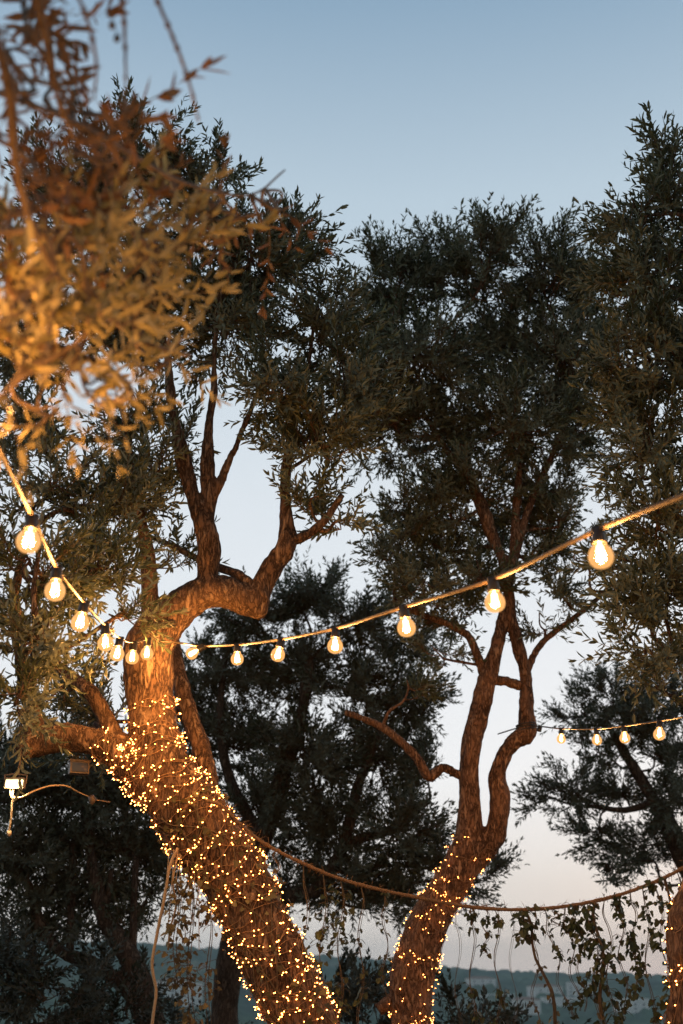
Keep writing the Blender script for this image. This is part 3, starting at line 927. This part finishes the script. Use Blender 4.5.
# ---------------------------------------------------------------- rope and hanging ivy
G = [(205, 800, 5.38), (222, 806, 5.38), (240, 824, 5.4), (262, 842, 5.45), (300, 862, 5.5), (350, 882, 5.55), (420, 898, 5.6), (480, 908, 5.6), (540, 909, 5.55), (600, 900, 5.45), (650, 884, 5.3), (690, 864, 5.2), (730, 838, 5.15)]
gp = smooth_path([at_d(*g) for g in G], 12)
rope = thing('rope', gp[len(gp) // 2], 'brown twisted rope sagging between the tree trunks, ivy hanging from it', 'rope')
m = MB()
for k in range(3):
    L = np.concatenate([[0], np.cumsum(np.linalg.norm(np.diff(gp, axis=0), axis=1))])
    fine = np.stack([np.interp(np.linspace(0, L[-1], 900), L, gp[:, j]) for j in range(3)], -1)
    a = np.linspace(0, L[-1], 900) / .045 * 2 * math.pi + k * 2.094
    rr = .0042 * (1 + .25 * np.sin(np.linspace(0, 60, 900) + k))
    off = np.stack([0 * a, np.cos(a) * rr, np.sin(a) * rr], -1)
    m.tube(fine + off, .0046, 6)
mk = m
for i in range(5, len(gp) - 3):
    for _ in range(3):
        b = gp[i] + rng.normal(0, .004, 3)
        e = b + np.array([rng.normal(0, .02), rng.normal(0, .012), rng.normal(0, .016)])
        mk.tube([b, (b + e) / 2 + [0, 0, .004], e], [.0012, .001, .0006], 4)
mk.build('strands', M_ROPE, rope, True)


def rope_pt(px):
    best = min(gp, key=lambda q: abs((q - CAM) @ RT / ((q - CAM) @ FWD) * F + 341.5 - px))
    return best


IVY = np.array([(0, 0), (.30, -.12), (.52, .12), (.36, .34), (.34, .62), (0, 1.0), (-.34, .62), (-.36, .34), (-.52, .12), (-.30, -.12)])


def ivy_leaves(mb, pts, n, size, spread=.035, tone=.4, dens=None):
    n = int(n * 2.0); size = size * .76
    L = np.linspace(0, 1, len(pts))
    cl = [rng.random() if dens is None else dens(rng.random()) for _ in range(max(3, n // 6))]
    for i in range(n):
        t = cl[i % len(cl)] + rng.normal(0, .035)
        t = min(max(t, 0.005), 1)
        c = np.array([np.interp(t, L, pts[:, j]) for j in range(3)])
        a = rng.uniform(0, 2 * math.pi)
        out = np.array([math.cos(a), math.sin(a) * .8, rng.normal(-.1, .35)])
        b = c + out * spread * rng.uniform(.3, 1.1)
        d = unit(out * .7 + np.array([0, 0, -.75]) + rng.normal(0, .3, 3))
        sd = unit(np.cross(d, unit(np.array([math.cos(a + .3), math.sin(a + .3), .5]) + rng.normal(0, .3, 3))))
        nn = np.cross(sd, d)
        s = size * rng.uniform(.55, 1.2)
        v = b + s * (IVY[:, :1] * sd + IVY[:, 1:] * d) + nn * (s * .16) * (np.abs(IVY[:, :1]) - .2 - .35 * IVY[:, 1:] ** 2)
        ctr = b + s * .35 * d - nn * s * .05
        v = np.vstack([v, ctr])
        tr = [(k, (k + 1) % 10, 10) for k in range(10)]
        mb.add(v, None, tr, 0, float(np.clip(rng.normal(tone, .22), 0, 1)))
        mb.tube([c, b], .0009, 3, 1, caps=False)


def strand(label, top, length, n, size=.034, thick=.0022, drift=0.0, dry=False, dens=None, woody=False, spread=.022, start=0.0):
    r = thing('hanging_ivy', top, label, 'vine', 'ivy strands hanging from the rope')
    k = 10
    pts = np.array([top + np.array([drift * (i / k) + .014 * math.sin(i * 1.3 + top[0] * 9) * (i > 0), .012 * math.cos(i * 1.1 + top[0] * 5) * (i > 0), -length * i / k]) for i in range(k + 1)])
    pts = smooth_path(pts, 4)
    m = MB()
    m.tube(pts, np.linspace(thick, thick * .6, len(pts)), 5, wob=.15)
    if woody:
        m.tube(pts + np.array([.012, .006, 0]) * np.linspace(0, 1, len(pts))[:, None], thick * 1.6, 6, wob=.15)
    else:
        off = np.array([.009, .004, 0])
        m.tube(pts + off * np.sin(np.linspace(0, 7, len(pts)))[:, None], thick * .6, 4)
    m.build('stem', M_STEM, r, True)
    if n:
        ml = MB(); ivy_leaves(ml, pts[int(start * len(pts)):], n, size, spread, .4, dens)
        ml.build('leaves', [M_IVY_DRY if dry else M_IVY, M_STEM], r)
    return r


def px_len(px, y0, y1, d=5.55):
    return (y1 - y0) / F * d * 1.03


low = lambda u: 1 - u ** 1.8
top_ = lambda u: u ** 2.0
ends = lambda u: .15 * u / .45 if u < .45 else .5 + .5 * (u - .45) / .55
spec = [  # px, bottom py, leaves, extra, label
    (456, 1060, 0, dict(thick=.0012), 'bare thread-thin stem hanging from the rope just right of the twin-stemmed tree'),
    (472, 1055, 34, dict(dens=ends), 'ivy strand with two separate leaf bunches, first right of the lit twin trunk'),
    (486, 950, 16, dict(size=.03), 'short ivy strand of small leaves beside the first long strand right of the twin trunk'),
    (494, 1040, 26, dict(dens=lambda u: .02 + .3 * u if u < .6 else .55 + .45 * (u - .6) / .4, size=.036), 'ivy strand leafy at the rope then bare before a dark lower tuft'),
    (508, 1060, 0, dict(thick=.0011), 'bare pale thread hanging straight down left of the thick ivy bunch'),
    (523, 938, 34, dict(size=.040, spread=.05), 'thick short bunch of ivy clinging right under the rope'),
    (527, 1060, 12, dict(thick=.004, woody=True, drift=.16, dens=low, dry=True), 'woody brown stem slanting down from the thick ivy bunch'),
    (533, 1015, 12, dict(drift=-.02, dens=low, dry=True, size=.03), 'thin stem with dry leaves below, under the thick ivy bunch'),
    (547, 1005, 24, dict(size=.032, drift=.08), 'slanting ivy strand with evenly spaced small leaves'),
    (556, 925, 10, dict(size=.034, spread=.04), 'stubby tuft of ivy leaves on the rope'),
    (563, 1000, 22, dict(drift=.03), 'wavy ivy strand reaching the hills line with loose leaves'),
    (577, 1000, 44, dict(size=.038, drift=.01), 'full leafy ivy strand near the middle of the right side'),
    (591, 1035, 66, dict(size=.040, spread=.04), 'densest long ivy strand, thick with leaves down its whole length'),
    (597, 1060, 8, dict(thick=.0042, woody=True, dens=low, dry=True), 'straight woody stem hanging beside the densest ivy strand'),
    (604, 1030, 60, dict(size=.042, dens=low, spread=.045), 'long ivy strand bare on top and heavy with leaves below'),
    (617, 1000, 34, dict(size=.036, dens=top_), 'ivy strand leafy towards the rope and thinning below'),
    (630, 985, 40, dict(size=.038), 'leafy ivy strand under the rising right part of the rope'),
    (641, 1040, 34, dict(size=.034, dens=low), 'ivy strand with spaced leaves crossing the hillside near the right edge'),
    (655, 1010, 46, dict(size=.042, dens=top_, spread=.05, drift=.05), 'broad ivy strand bunching high on the rope near the right edge'),
    (664, 1050, 20, dict(thick=.0034, woody=True, drift=.02), 'woody ivy stem beside the trunk foot at the right edge'),
    (677, 1030, 26, dict(size=.036), 'last ivy strand, hanging against the lit trunk foot at the right edge'),
]
for px, bot, n, kw, label in spec:
    tp = rope_pt(px)
    py = 512 - (tp - CAM) @ UP / ((tp - CAM) @ FWD) * F
    strand(label, tp, px_len(px, py, bot), n, **kw)
for px, bot, n, kw, label in [
    (262, 905, 3, dict(thick=.003, dry=True), 'short dry root hanging from the rope beside the leaning trunk'),
    (276, 900, 4, dict(thick=.0026, dry=True), 'bare short stem hanging second from the leaning trunk'),
    (303, 1040, 34, dict(dens=low, size=.034, drift=.02), 'dim ivy strand with sparse leaves falling past the right side of the leaning trunk'),
    (322, 1045, 60, dict(size=.036, dens=low, spread=.045), 'dark ivy strand in shade between the two lit trunks, leafy low down'),
    (342, 1045, 52, dict(size=.036, spread=.045), 'shaded ivy strand leafy from top to bottom between the two lit trunks'),
    (362, 1040, 36, dict(size=.034, dens=low), 'shaded ivy strand nearest the left side of the twin-stemmed trunk'),
    (385, 1000, 14, dict(size=.03), 'small-leaved short strand just left of the twin-stemmed trunk')]:
    tp = rope_pt(px)
    py = 512 - (tp - CAM) @ UP / ((tp - CAM) @ FWD) * F
    strand(label, tp, px_len(px, py, bot), n, **kw)

# rope-like stem and ivy hanging from the leaning trunk on its left
dv = thing('dangling_vine', at_d(172, 862, 5.4), 'pale woody vine dangling from the left side of the leaning trunk', 'vine')
m = MB()
p = smooth_path([at_d(*q) for q in [(178, 848, 5.38), (170, 866, 5.36), (164, 900, 5.34), (157, 935, 5.34), (152, 965, 5.33), (156, 990, 5.33), (154, 1010, 5.33), (150, 1040, 5.33)]], 7)
m.tube(p, .0068, 7, wob=.08)
p2 = smooth_path([at_d(*q) for q in [(180, 846, 5.40), (173, 880, 5.36), (176, 905, 5.36), (170, 930, 5.36), (168, 950, 5.36)]], 6)
m.tube(p2, .0045, 6, wob=.1)
for _ in range(8):
    x = rng.uniform(168, 205)
    q = smooth_path([at_d(x, 845 + (x - 170) * .9, 5.36), at_d(x - rng.uniform(-2, 6), 880 + (x - 170) * .5, 5.34), at_d(x + rng.normal(0, 5), rng.uniform(905, 960), 5.34)], 5)
    m.tube(q, .0016, 4)
m.build('stem', M_PALE_ROPE, dv, True)
for i, (px, py, bot, n, label) in enumerate([(176, 905, 985, 60, 'lamp-lit tuft of dry leaves hanging just left of the leaning trunk'),
                                             (190, 905, 1035, 80, 'long ivy tuft hanging beside the lit edge of the leaning trunk'),
                                             (208, 930, 1045, 46, 'ivy hanging against the dark trunk behind the leaning tree')]):
    tp = at_d(px, py - 30, 5.36)
    r = thing('hanging_ivy', tp, label, 'vine', 'ivy hanging from the leaning trunk')
    pts = smooth_path([tp, at_d(px + 3, py, 5.33), at_d(px - 3, (py + bot) / 2, 5.32), at_d(px + 2, bot, 5.32)], 6)
    m = MB(); m.tube(pts, .002, 5); m.tube(pts + np.array([.02, .01, -.01]) * np.linspace(0, 1, len(pts))[:, None], .0016, 5); m.build('stem', M_STEM, r, True)
    ml = MB(); ivy_leaves(ml, pts, n, .032, .055, .45, low if i == 1 else None); ml.build('leaves', [M_IVY_DRY, M_STEM], r)

# ivy climbing on the leaning trunk among the lights
ci = thing('climbing_ivy', at_y(250, 905, YA), 'small dry ivy leaves and stems clinging to the leaning trunk among its lights', 'ivy')
m = MB(); ms = MB()
pth, rad = px_path([(345, 1095, 40), (290, 985, 37), (252, 905, 37), (214, 845, 38), (185, 805, 38)], YA, 12)
for s in range(9):
    a0 = rng.uniform(-1.2, 1.2); run = []
    for i in range(0, len(pth), 2):
        tn = unit(pth[min(i + 1, len(pth) - 1)] - pth[max(i - 1, 0)])
        u = unit(np.cross(tn, [0, 1.0, 0.05])); a = a0 + .5 * math.sin(i * .25 + s)
        d = np.array([0, -1.0, 0]) * math.cos(a) + u * math.sin(a)
        hit, nor, _, _ = bvA.ray_cast(Vector(pth[i] + d * .6), Vector(-d))
        if hit is None: continue
        run.append(np.array(hit) + np.array(nor) * .006)
        for _ in range(3):
            if rng.random() < .34:
                nn = unit(np.array(nor) + rng.normal(0, .5, 3)); dd = unit(np.cross(nn, rng.normal(size=3)) + [0, 0, -.4])
                sd = np.cross(dd, nn); sz = rng.uniform(.016, .034)
                b = np.array(hit) + np.array(nor) * rng.uniform(.008, .03) + rng.normal(0, .015, 3)
                v = b + sz * (IVY[:, :1] * sd + IVY[:, 1:] * dd) + nn * sz * .12 * np.abs(IVY[:, :1])
                v = np.vstack([v, b + sz * .35 * dd])
                m.add(v, None, [(k, (k + 1) % 10, 10) for k in range(10)], 0, float(np.clip(rng.normal(.5, .25), 0, 1)))
    if len(run) > 3:
        ms.tube(smooth_path(run, 3), .0028, 5, wob=.12)
m.build('leaves', M_IVY_DRY, ci); ms.build('stem', M_STEM, ci, True)

# ---------------------------------------------------------------- floodlight, box, rope tie
fd = thing('floodlight', at_d(14, 783, 5.3), 'small lit floodlight hanging under the left limb', 'floodlight')
c = at_d(14, 783, 5.3)
tilt = np.array([[1, 0, 0], [0, math.cos(-.25), -math.sin(-.25)], [0, math.sin(-.25), math.cos(-.25)]])
m = MB(); m.box(c + [0, .022, 0], (.042, .014, .020), tilt); m.box(c + [0, .045, 0], (.026, .010, .012), tilt)
for k in range(5): m.box(c + [(k - 2) * .016, .055, 0], (.002, .012, .015), tilt)
m.box(c + [0, .004, .0195], (.042, .006, .003), tilt); m.box(c + [0, .004, -.0205], (.042, .006, .003), tilt)
m.build('housing', M_HOUSING, fd)
m = MB(); m.box(c + [0, .0035, -.001], (.036, .003, .015), tilt); m.build('lens', M_FLOOD, fd)
m = MB(); m.tube([c + [-.045, .02, 0], c + [-.048, .02, .035], c + [0, .02, .042], c + [.048, .02, .035], c + [.045, .02, 0]], .004, 6); m.build('bracket', M_HOUSING, fd)
L = bpy.data.lights.new('flood_light', 'SPOT'); L.energy = 10; L.color = (1, .72, .38); L.spot_size = 2.4; L.spot_blend = .8; L.shadow_soft_size = .03
lo = bpy.data.objects.new('flood_light', L); COL.objects.link(lo); lo.parent = fd
lo.location = Vector(c + [0, -.02, -.01]) - fd.location; lo.rotation_euler = (math.radians(35), 0, 0)

cd = thing('power_cord', at_d(30, 795, 5.32), 'pale power cord looping from the lit floodlight to the right', 'cord')
m = MB(); p = smooth_path([at_d(*q) for q in [(10, 790, 5.31), (12, 797, 5.29), (22, 797, 5.3), (34, 791, 5.35), (50, 786, 5.5), (66, 786, 5.6), (78, 792, 5.7)]], 8); m.tube(p, .0040, 7)
m.tube([at_d(78, 792, 5.7), at_d(96, 800, 5.75), at_d(110, 802, 5.8)], .003, 5)
m.build('cable', M_PALE_ROPE, cd, True)
m = MB(); e = at_d(93, 800, 5.72); m.tube([e - [.012, 0, -.018], e, e + [-.006, 0, -.02]], [.014, .018, .008], 8); m.build('connector', M_HOUSING, cd, True)
hr = thing('knotted_rope', at_d(12, 800, 5.3), 'knotted cord hanging down below the lit floodlight', 'rope')
m = MB(); p = smooth_path([at_d(*q) for q in [(13, 789, 5.31), (12, 803, 5.3), (11, 818, 5.3), (9, 831, 5.3)]], 6); m.tube(p, .0045, 6)
k_ = at_d(9, 833, 5.3); m.lathe([(.001, .014), (.009, .008), (.011, 0), (.009, -.008), (.003, -.014)], k_, 9)
m.build('cord', M_PALE_ROPE, hr, True)
su = thing('suspension_cord', at_d(19, 752, 5.35), 'thin cord holding the lit floodlight under the left limb', 'cord')
m = MB(); m.tube(smooth_path([at_d(21, 750, 5.4), at_d(19, 765, 5.35), at_d(15, 777, 5.32)], 5), .0028, 5); m.build('cord', M_STEM, su, True)

bx = thing('lamp_box', at_d(79, 768, 5.7), 'small unlit brown lamp box hanging under the left limb', 'lamp')
c = at_d(79, 768, 5.7)
Rz = np.array([[math.cos(.35), -math.sin(.35), 0], [math.sin(.35), math.cos(.35), 0], [0, 0, 1]])
m = MB(); m.box(c, (.044, .028, .028), Rz); m.box(c + [0, 0, .030], (.049, .033, .004), Rz)
m.build('housing', M_HOUSING, bx)
m = MB(); m.box(c + np.array([0, -.030, 0]) @ Rz.T, (.036, .003, .020), Rz); m.build('lens', M_PANE, bx)
m = MB(); a = np.linspace(0, math.pi, 9); m.tube(np.stack([c[0] + .046 * np.cos(a), c[1] + 0 * a, c[2] + .0 + .062 * np.sin(a)], -1), .003, 5); m.build('bracket', M_HOUSING, bx)

rt = thing('rope_tie', at_y(36, 740, YA), 'pale rope tied round the joint of the left limb', 'rope')
m = MB()
for k in range(2):
    a = np.linspace(0, 2 * math.pi, 30)
    ctr = at_y(34 + k * 2, 738 + 3 * k, YA)
    m.tube(ctr + np.stack([.052 * np.cos(a), .055 * np.sin(a), .022 * np.cos(a) - .010 * np.sin(a)], -1), .004, 6, caps=False)
m.build('loops', M_PALE_ROPE, rt, True)

# ---------------------------------------------------------------- ground, valley, hills
def hill_h(x, y):
    r = np.hypot(x, y)
    az = np.degrees(np.arctan2(x, y))
    px = 341.5 + F * np.tan(np.radians(np.clip(az, -60, 60)))
    el = np.interp(px, [-600, 0, 150, 300, 450, 560, 683, 1200], [1.6, 1.6, 1.45, .92, .37, .20, .0, .2])
    ridge = 1.6 + 1700 * np.tan(np.radians(el))
    t1 = np.clip((r - 16) / 300, 0, 1); t1 = t1 * t1 * (3 - 2 * t1)
    t2 = np.clip((r - 420) / 1280, 0, 1); t2 = t2 * t2 * (3 - 2 * t2)
    t3 = np.clip((r - 1700) / 1300, 0, 1)
    return -46 * t1 + (ridge + 46) * t2 - (ridge + 40) * t3 * t3 * (3 - 2 * t3)


az = np.radians(np.concatenate([np.arange(-180, -24, 4), np.arange(-24, 24, .10), np.arange(24, 181, 4)]))
rr = np.concatenate([[0.02], np.linspace(3, 20, 8), np.geomspace(24, 300, 60), np.geomspace(303, 2300, 320), np.geomspace(2350, 2900, 8)])
AZ, RR = np.meshgrid(az, rr)
X, Y_ = RR * np.sin(AZ), RR * np.cos(AZ)
Z = hill_h(X, Y_)
nzv = np.zeros_like(Z)
for i in range(Z.shape[0]):
    if rr[i] < 60 or rr[i] > 2300: continue
    for j in range(Z.shape[1]):
        if abs(az[j]) > .42: continue
        x, y = X[i, j], Y_[i, j]
        big = noise.noise((x * .006, y * .006, 3.0))
        clump = noise.noise((x * .05, y * .05, 0)) + .6 * noise.noise((x * .13, y * .13, 5))
        nzv[i, j] = max(0, clump + .25 + big * .5) * 7.0 + big * 8 * min(1, rr[i] / 500)
Z = Z + nzv * np.clip((RR - 60) / 200, 0, 1)
na, nr = len(az), len(rr)
i = np.arange(nr - 1)[:, None] * na; j = np.arange(na - 1)[None, :]
quads = np.stack([i + j, i + j + 1, i + na + j + 1, i + na + j], -1).reshape(-1, 4)[:, ::-1]


def hill_mat():
    m, nt, out = new_mat('wooded_hill')
    tc = N(nt, 'ShaderNodeTexCoord')
    n1 = N(nt, 'ShaderNodeTexNoise'); n1.inputs['Scale'].default_value = .011; n1.inputs['Detail'].default_value = 3
    n2 = N(nt, 'ShaderNodeTexNoise'); n2.inputs['Scale'].default_value = .09; n2.inputs['Detail'].default_value = 5
    for n in (n1, n2): nt.links.new(tc.outputs['Object'], n.inputs['Vector'])
    r1 = ramp(nt, [(.35, (.03, .062, .036)), (.5, (.062, .105, .058)), (.62, (.09, .13, .075)), (.72, (.19, .18, .13))])
    nt.links.new(n1.outputs['Fac'], r1.inputs[0])
    r2 = ramp(nt, [(.3, (.45, .45, .45)), (.7, (1.3, 1.3, 1.3))])
    nt.links.new(n2.outputs['Fac'], r2.inputs[0])
    mx = N(nt, 'ShaderNodeMix', data_type='RGBA', blend_type='MULTIPLY'); mx.inputs[0].default_value = 1
    nt.links.new(r1.outputs[0], mx.inputs[6]); nt.links.new(r2.outputs[0], mx.inputs[7])
    p = N(nt, 'ShaderNodeBsdfPrincipled'); p.inputs['Roughness'].default_value = .95; p.inputs['Specular IOR Level'].default_value = .1
    nt.links.new(mx.outputs[2], p.inputs['Base Color']); nt.links.new(p.outputs[0], out.inputs[0])
    return m


pts = np.stack([X, Y_, Z], -1).reshape(-1, 3)
ring_cut = int(np.searchsorted(rr, 30))
inner = quads[: ring_cut * (na - 1)]; outer = quads[ring_cut * (na - 1):]
used = (ring_cut + 1) * na
g = link_mesh('ground', pts[:used], [inner], [M_GROUND], None, None, True); g['kind'] = 'structure'
h = link_mesh('hills', pts[ring_cut * na:], [outer - ring_cut * na], [hill_mat()], None, None, True); h['kind'] = 'structure'


def ground_z(x, y):
    return float(hill_h(np.array(x), np.array(y)))


def house(px, py, Y, w, dp, hgt, rz, label, roofm=True):
    rd = ray(px, py + 4); rd = rd / rd[1]          # where the line of sight meets the slope
    for Yt in np.arange(150, 1700, 4.0):
        c = CAM + rd * Yt
        if c[2] < ground_z(c[0], c[1]) + 3: break
    c[2] -= 1.0
    sc_ = Yt / 620.0; w *= sc_; dp *= sc_; hgt = max(3.2, hgt * sc_)
    r = thing('hillside_house', c, label, 'house', 'houses on the far hillside')
    R = np.array([[math.cos(rz), -math.sin(rz), 0], [math.sin(rz), math.cos(rz), 0], [0, 0, 1]])
    m = MB(); m.box(c + [0, 0, hgt / 2 - 5], (w / 2, dp / 2, hgt / 2 + 5), R); m.build('wall', M_WALL, r)
    m = MB()
    if roofm:
        hw, hd, z = w / 2 + .5, dp / 2 + .5, hgt
        v = np.array([(-hw, -hd, z), (hw, -hd, z), (hw, hd, z), (-hw, hd, z), (-hw * .45, 0, z + 2.2), (hw * .45, 0, z + 2.2)])
        v[:, 2] += .02
        m.add(v @ R.T + c, [(0, 1, 5, 4), (2, 3, 4, 5), (0, 3, 2, 1)], [(1, 2, 5), (3, 0, 4)])
        m.build('roof', M_ROOF, r)
    else:
        m.box(c + [0, 0, hgt + .3], (w / 2 + .2, dp / 2 + .2, .3), R); m.build('parapet', M_WALL, r)
    for fl in range(max(1, int(hgt // 3))):
        for k in (-.3, 0, .3):
            m = MB(); m.box(c + R @ np.array([k * w, -dp / 2 - .05, 1.7 + fl * 3]), (.6, .08, .75), R); m.build('window', M_PANE, r)


for a in [(480, 985, 620, 13, 9, 5, .2, 'pale low house on the hillside seen right of the twin trunk', True),
          (497, 999, 560, 16, 10, 4, -.1, 'wide pale house lower on the hillside behind the bare thread', False),
          (545, 995, 600, 14, 9, 6, .3, 'white house on the hillside behind the slanting ivy strand', True),
          (562, 1002, 560, 18, 10, 4, 0, 'long low white house below the others on the hillside', False),
          (580, 996, 520, 11, 9, 8, -.3, 'tall white house with a flat roof behind the densest ivy strand', False),
          (632, 1010, 520, 14, 10, 7, .15, 'white house near the bottom right between ivy strands', False),
          (526, 1006, 540, 12, 9, 5, .1, 'small pale house behind the woody slanting stem', True),
          (184, 992, 480, 17, 10, 6, .1, 'pale house in the valley seen left of the leaning trunk', False),
          (170, 985, 620, 14, 9, 4, -.2, 'small pale house higher up in the valley beside the dangling vine', True)]:
    house(*a)

# ---------------------------------------------------------------- bushes at the terrace edge
def bush(px, py, rx, ry, Y, label, tau=1.6):
    c = at_y(px, py, Y); gz = ground_z(c[0], c[1])
    r = thing('bush', (c[0], c[1], gz), label, 'bush', 'bushes at the terrace edge')
    sk = np.array([[c[0] + dx, c[1], gz + t * max(.3, c[2] - gz - .2), .03 * (1.1 - t)] for dx in (-.15, 0, .15) for t in np.linspace(0, 1, 6)])
    m = MB()
    for k, dx in enumerate((-.15, 0, .15)):
        s = sk[k * 6:(k + 1) * 6]; m.tube(s[:, :3] + [dx, 0, 0] * np.linspace(0, 1, 6)[:, None], s[:, 3], 7)
    m.build('stem', M_BARK_FAR, r, True)
    cl = [(px, py, rx, ry), (px - rx * .55, py + ry * .25, rx * .6, ry * .7, .15), (px + rx * .5, py + ry * .3, rx * .6, ry * .7, -.1), (px, py + ry * .9, rx * .9, ry * .7, 0)]
    grow(r, cl, sk, SPRIGS_BUSH, M_BUSH, M_BARK_FAR, Y, tau, 1.0, leaf_area=.0004, name='foliage')


bush(30, 974, 80, 52, 9.0, 'large grey-green bush in the bottom left corner')
bush(104, 992, 46, 42, 9.6, 'dark bush beside the large grey-green bush at bottom left')
bush(190, 1026, 40, 22, 12.0, 'low bush at the bottom under the dangling vine')
bush(350, 985, 46, 52, 9.4, 'shaded bush at the bottom between the two lit trunks')
bush(470, 1018, 34, 26, 9.2, 'low bush at the foot of the twin-stemmed tree on its right')
bush(540, 1035, 40, 24, 9.8, 'low dark bush at the bottom under the woody slanting stem')

# ---------------------------------------------------------------- air
m, hnt, hout = new_mat('evening_haze')
pv = N(hnt, 'ShaderNodeVolumePrincipled')
pv.inputs['Color'].default_value = (.60, .77, .81, 1)
pv.inputs['Density'].default_value = HAZE
hnt.links.new(pv.outputs[0], hout.inputs['Volume'])
mbh = MB(); mbh.box((0, 0, 6), (3000, 3000, 74))
hz = mbh.build('haze', m); hz['kind'] = 'stuff'

# ---------------------------------------------------------------- sky and sun
w = bpy.data.worlds.new('World'); sc.world = w; w.use_nodes = True
nt = w.node_tree; bg = nt.nodes['Background']
sun_el, sun_az = math.radians(1.5), math.radians(25)
sky = N(nt, 'ShaderNodeTexSky', sky_type='NISHITA', sun_disc=False)
sky.sun_elevation = sun_el; sky.sun_rotation = sun_az; sky.ozone_density = 2.0
tc = N(nt, 'ShaderNodeTexCoord'); sx = N(nt, 'ShaderNodeSeparateXYZ')
nt.links.new(tc.outputs['Generated'], sx.inputs[0])


def lin(c): return tuple((v / 255 / 12.92) if v / 255 <= .04045 else ((v / 255 + .055) / 1.055) ** 2.4 for v in c)


grad = ramp(nt, [(0.0, lin((238, 236, 234))), (.07, lin((233, 230, 228))), (.15, lin((242, 243, 245))), (.364, lin((219, 226, 232))), (.572, lin((182, 200, 213))), (.685, lin((138, 165, 188))), (1.0, lin((80, 112, 145)))])
nt.links.new(sx.outputs['Z'], grad.inputs[0])
sm = N(nt, 'ShaderNodeMix', data_type='RGBA', blend_type='MULTIPLY'); sm.inputs[0].default_value = 1
sm.inputs[7].default_value = (.03, .03, .03, 1)
nt.links.new(sky.outputs[0], sm.inputs[6])
ad = N(nt, 'ShaderNodeMix', data_type='RGBA', blend_type='ADD'); ad.inputs[0].default_value = 1
nt.links.new(sm.outputs[2], ad.inputs[6]); 
gs = N(nt, 'ShaderNodeMix', data_type='RGBA', blend_type='MULTIPLY'); gs.inputs[0].default_value = 1; gs.inputs[7].default_value = (1.05, 1.05, 1.05, 1)
nt.links.new(grad.outputs[0], gs.inputs[6])
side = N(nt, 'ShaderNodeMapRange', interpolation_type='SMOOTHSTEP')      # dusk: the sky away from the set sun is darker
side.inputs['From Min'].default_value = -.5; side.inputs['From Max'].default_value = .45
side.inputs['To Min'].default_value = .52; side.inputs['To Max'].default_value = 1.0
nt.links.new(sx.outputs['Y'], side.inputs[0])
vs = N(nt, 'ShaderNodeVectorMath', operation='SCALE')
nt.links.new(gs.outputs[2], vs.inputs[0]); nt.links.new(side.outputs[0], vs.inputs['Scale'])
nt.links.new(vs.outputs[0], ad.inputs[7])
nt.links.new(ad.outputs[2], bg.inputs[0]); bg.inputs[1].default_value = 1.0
SL = bpy.data.lights.new('sun', 'SUN'); SL.energy = .05; SL.angle = math.radians(12); SL.color = (1, .75, .55)
so = bpy.data.objects.new('sun', SL); COL.objects.link(so)
sd = Vector((math.sin(sun_az) * math.cos(sun_el), math.cos(sun_az) * math.cos(sun_el), math.sin(sun_el)))
so.rotation_euler = sd.to_track_quat('Z', 'Y').to_euler()
so.location = (3, -5, 6)

# ---------------------------------------------------------------- render settings
sc.view_settings.view_transform = 'Standard'
sc.view_settings.look = 'None'
sc.view_settings.exposure = 0.0
sc.view_settings.gamma = 1.0
cy = sc.cycles
cy.use_denoising = True
cy.max_bounces = 6; cy.diffuse_bounces = 3; cy.glossy_bounces = 2; cy.transmission_bounces = 3; cy.transparent_max_bounces = 12; cy.volume_bounces = 0
cy.sample_clamp_indirect = 4.0
cy.caustics_reflective = False; cy.caustics_refractive = False
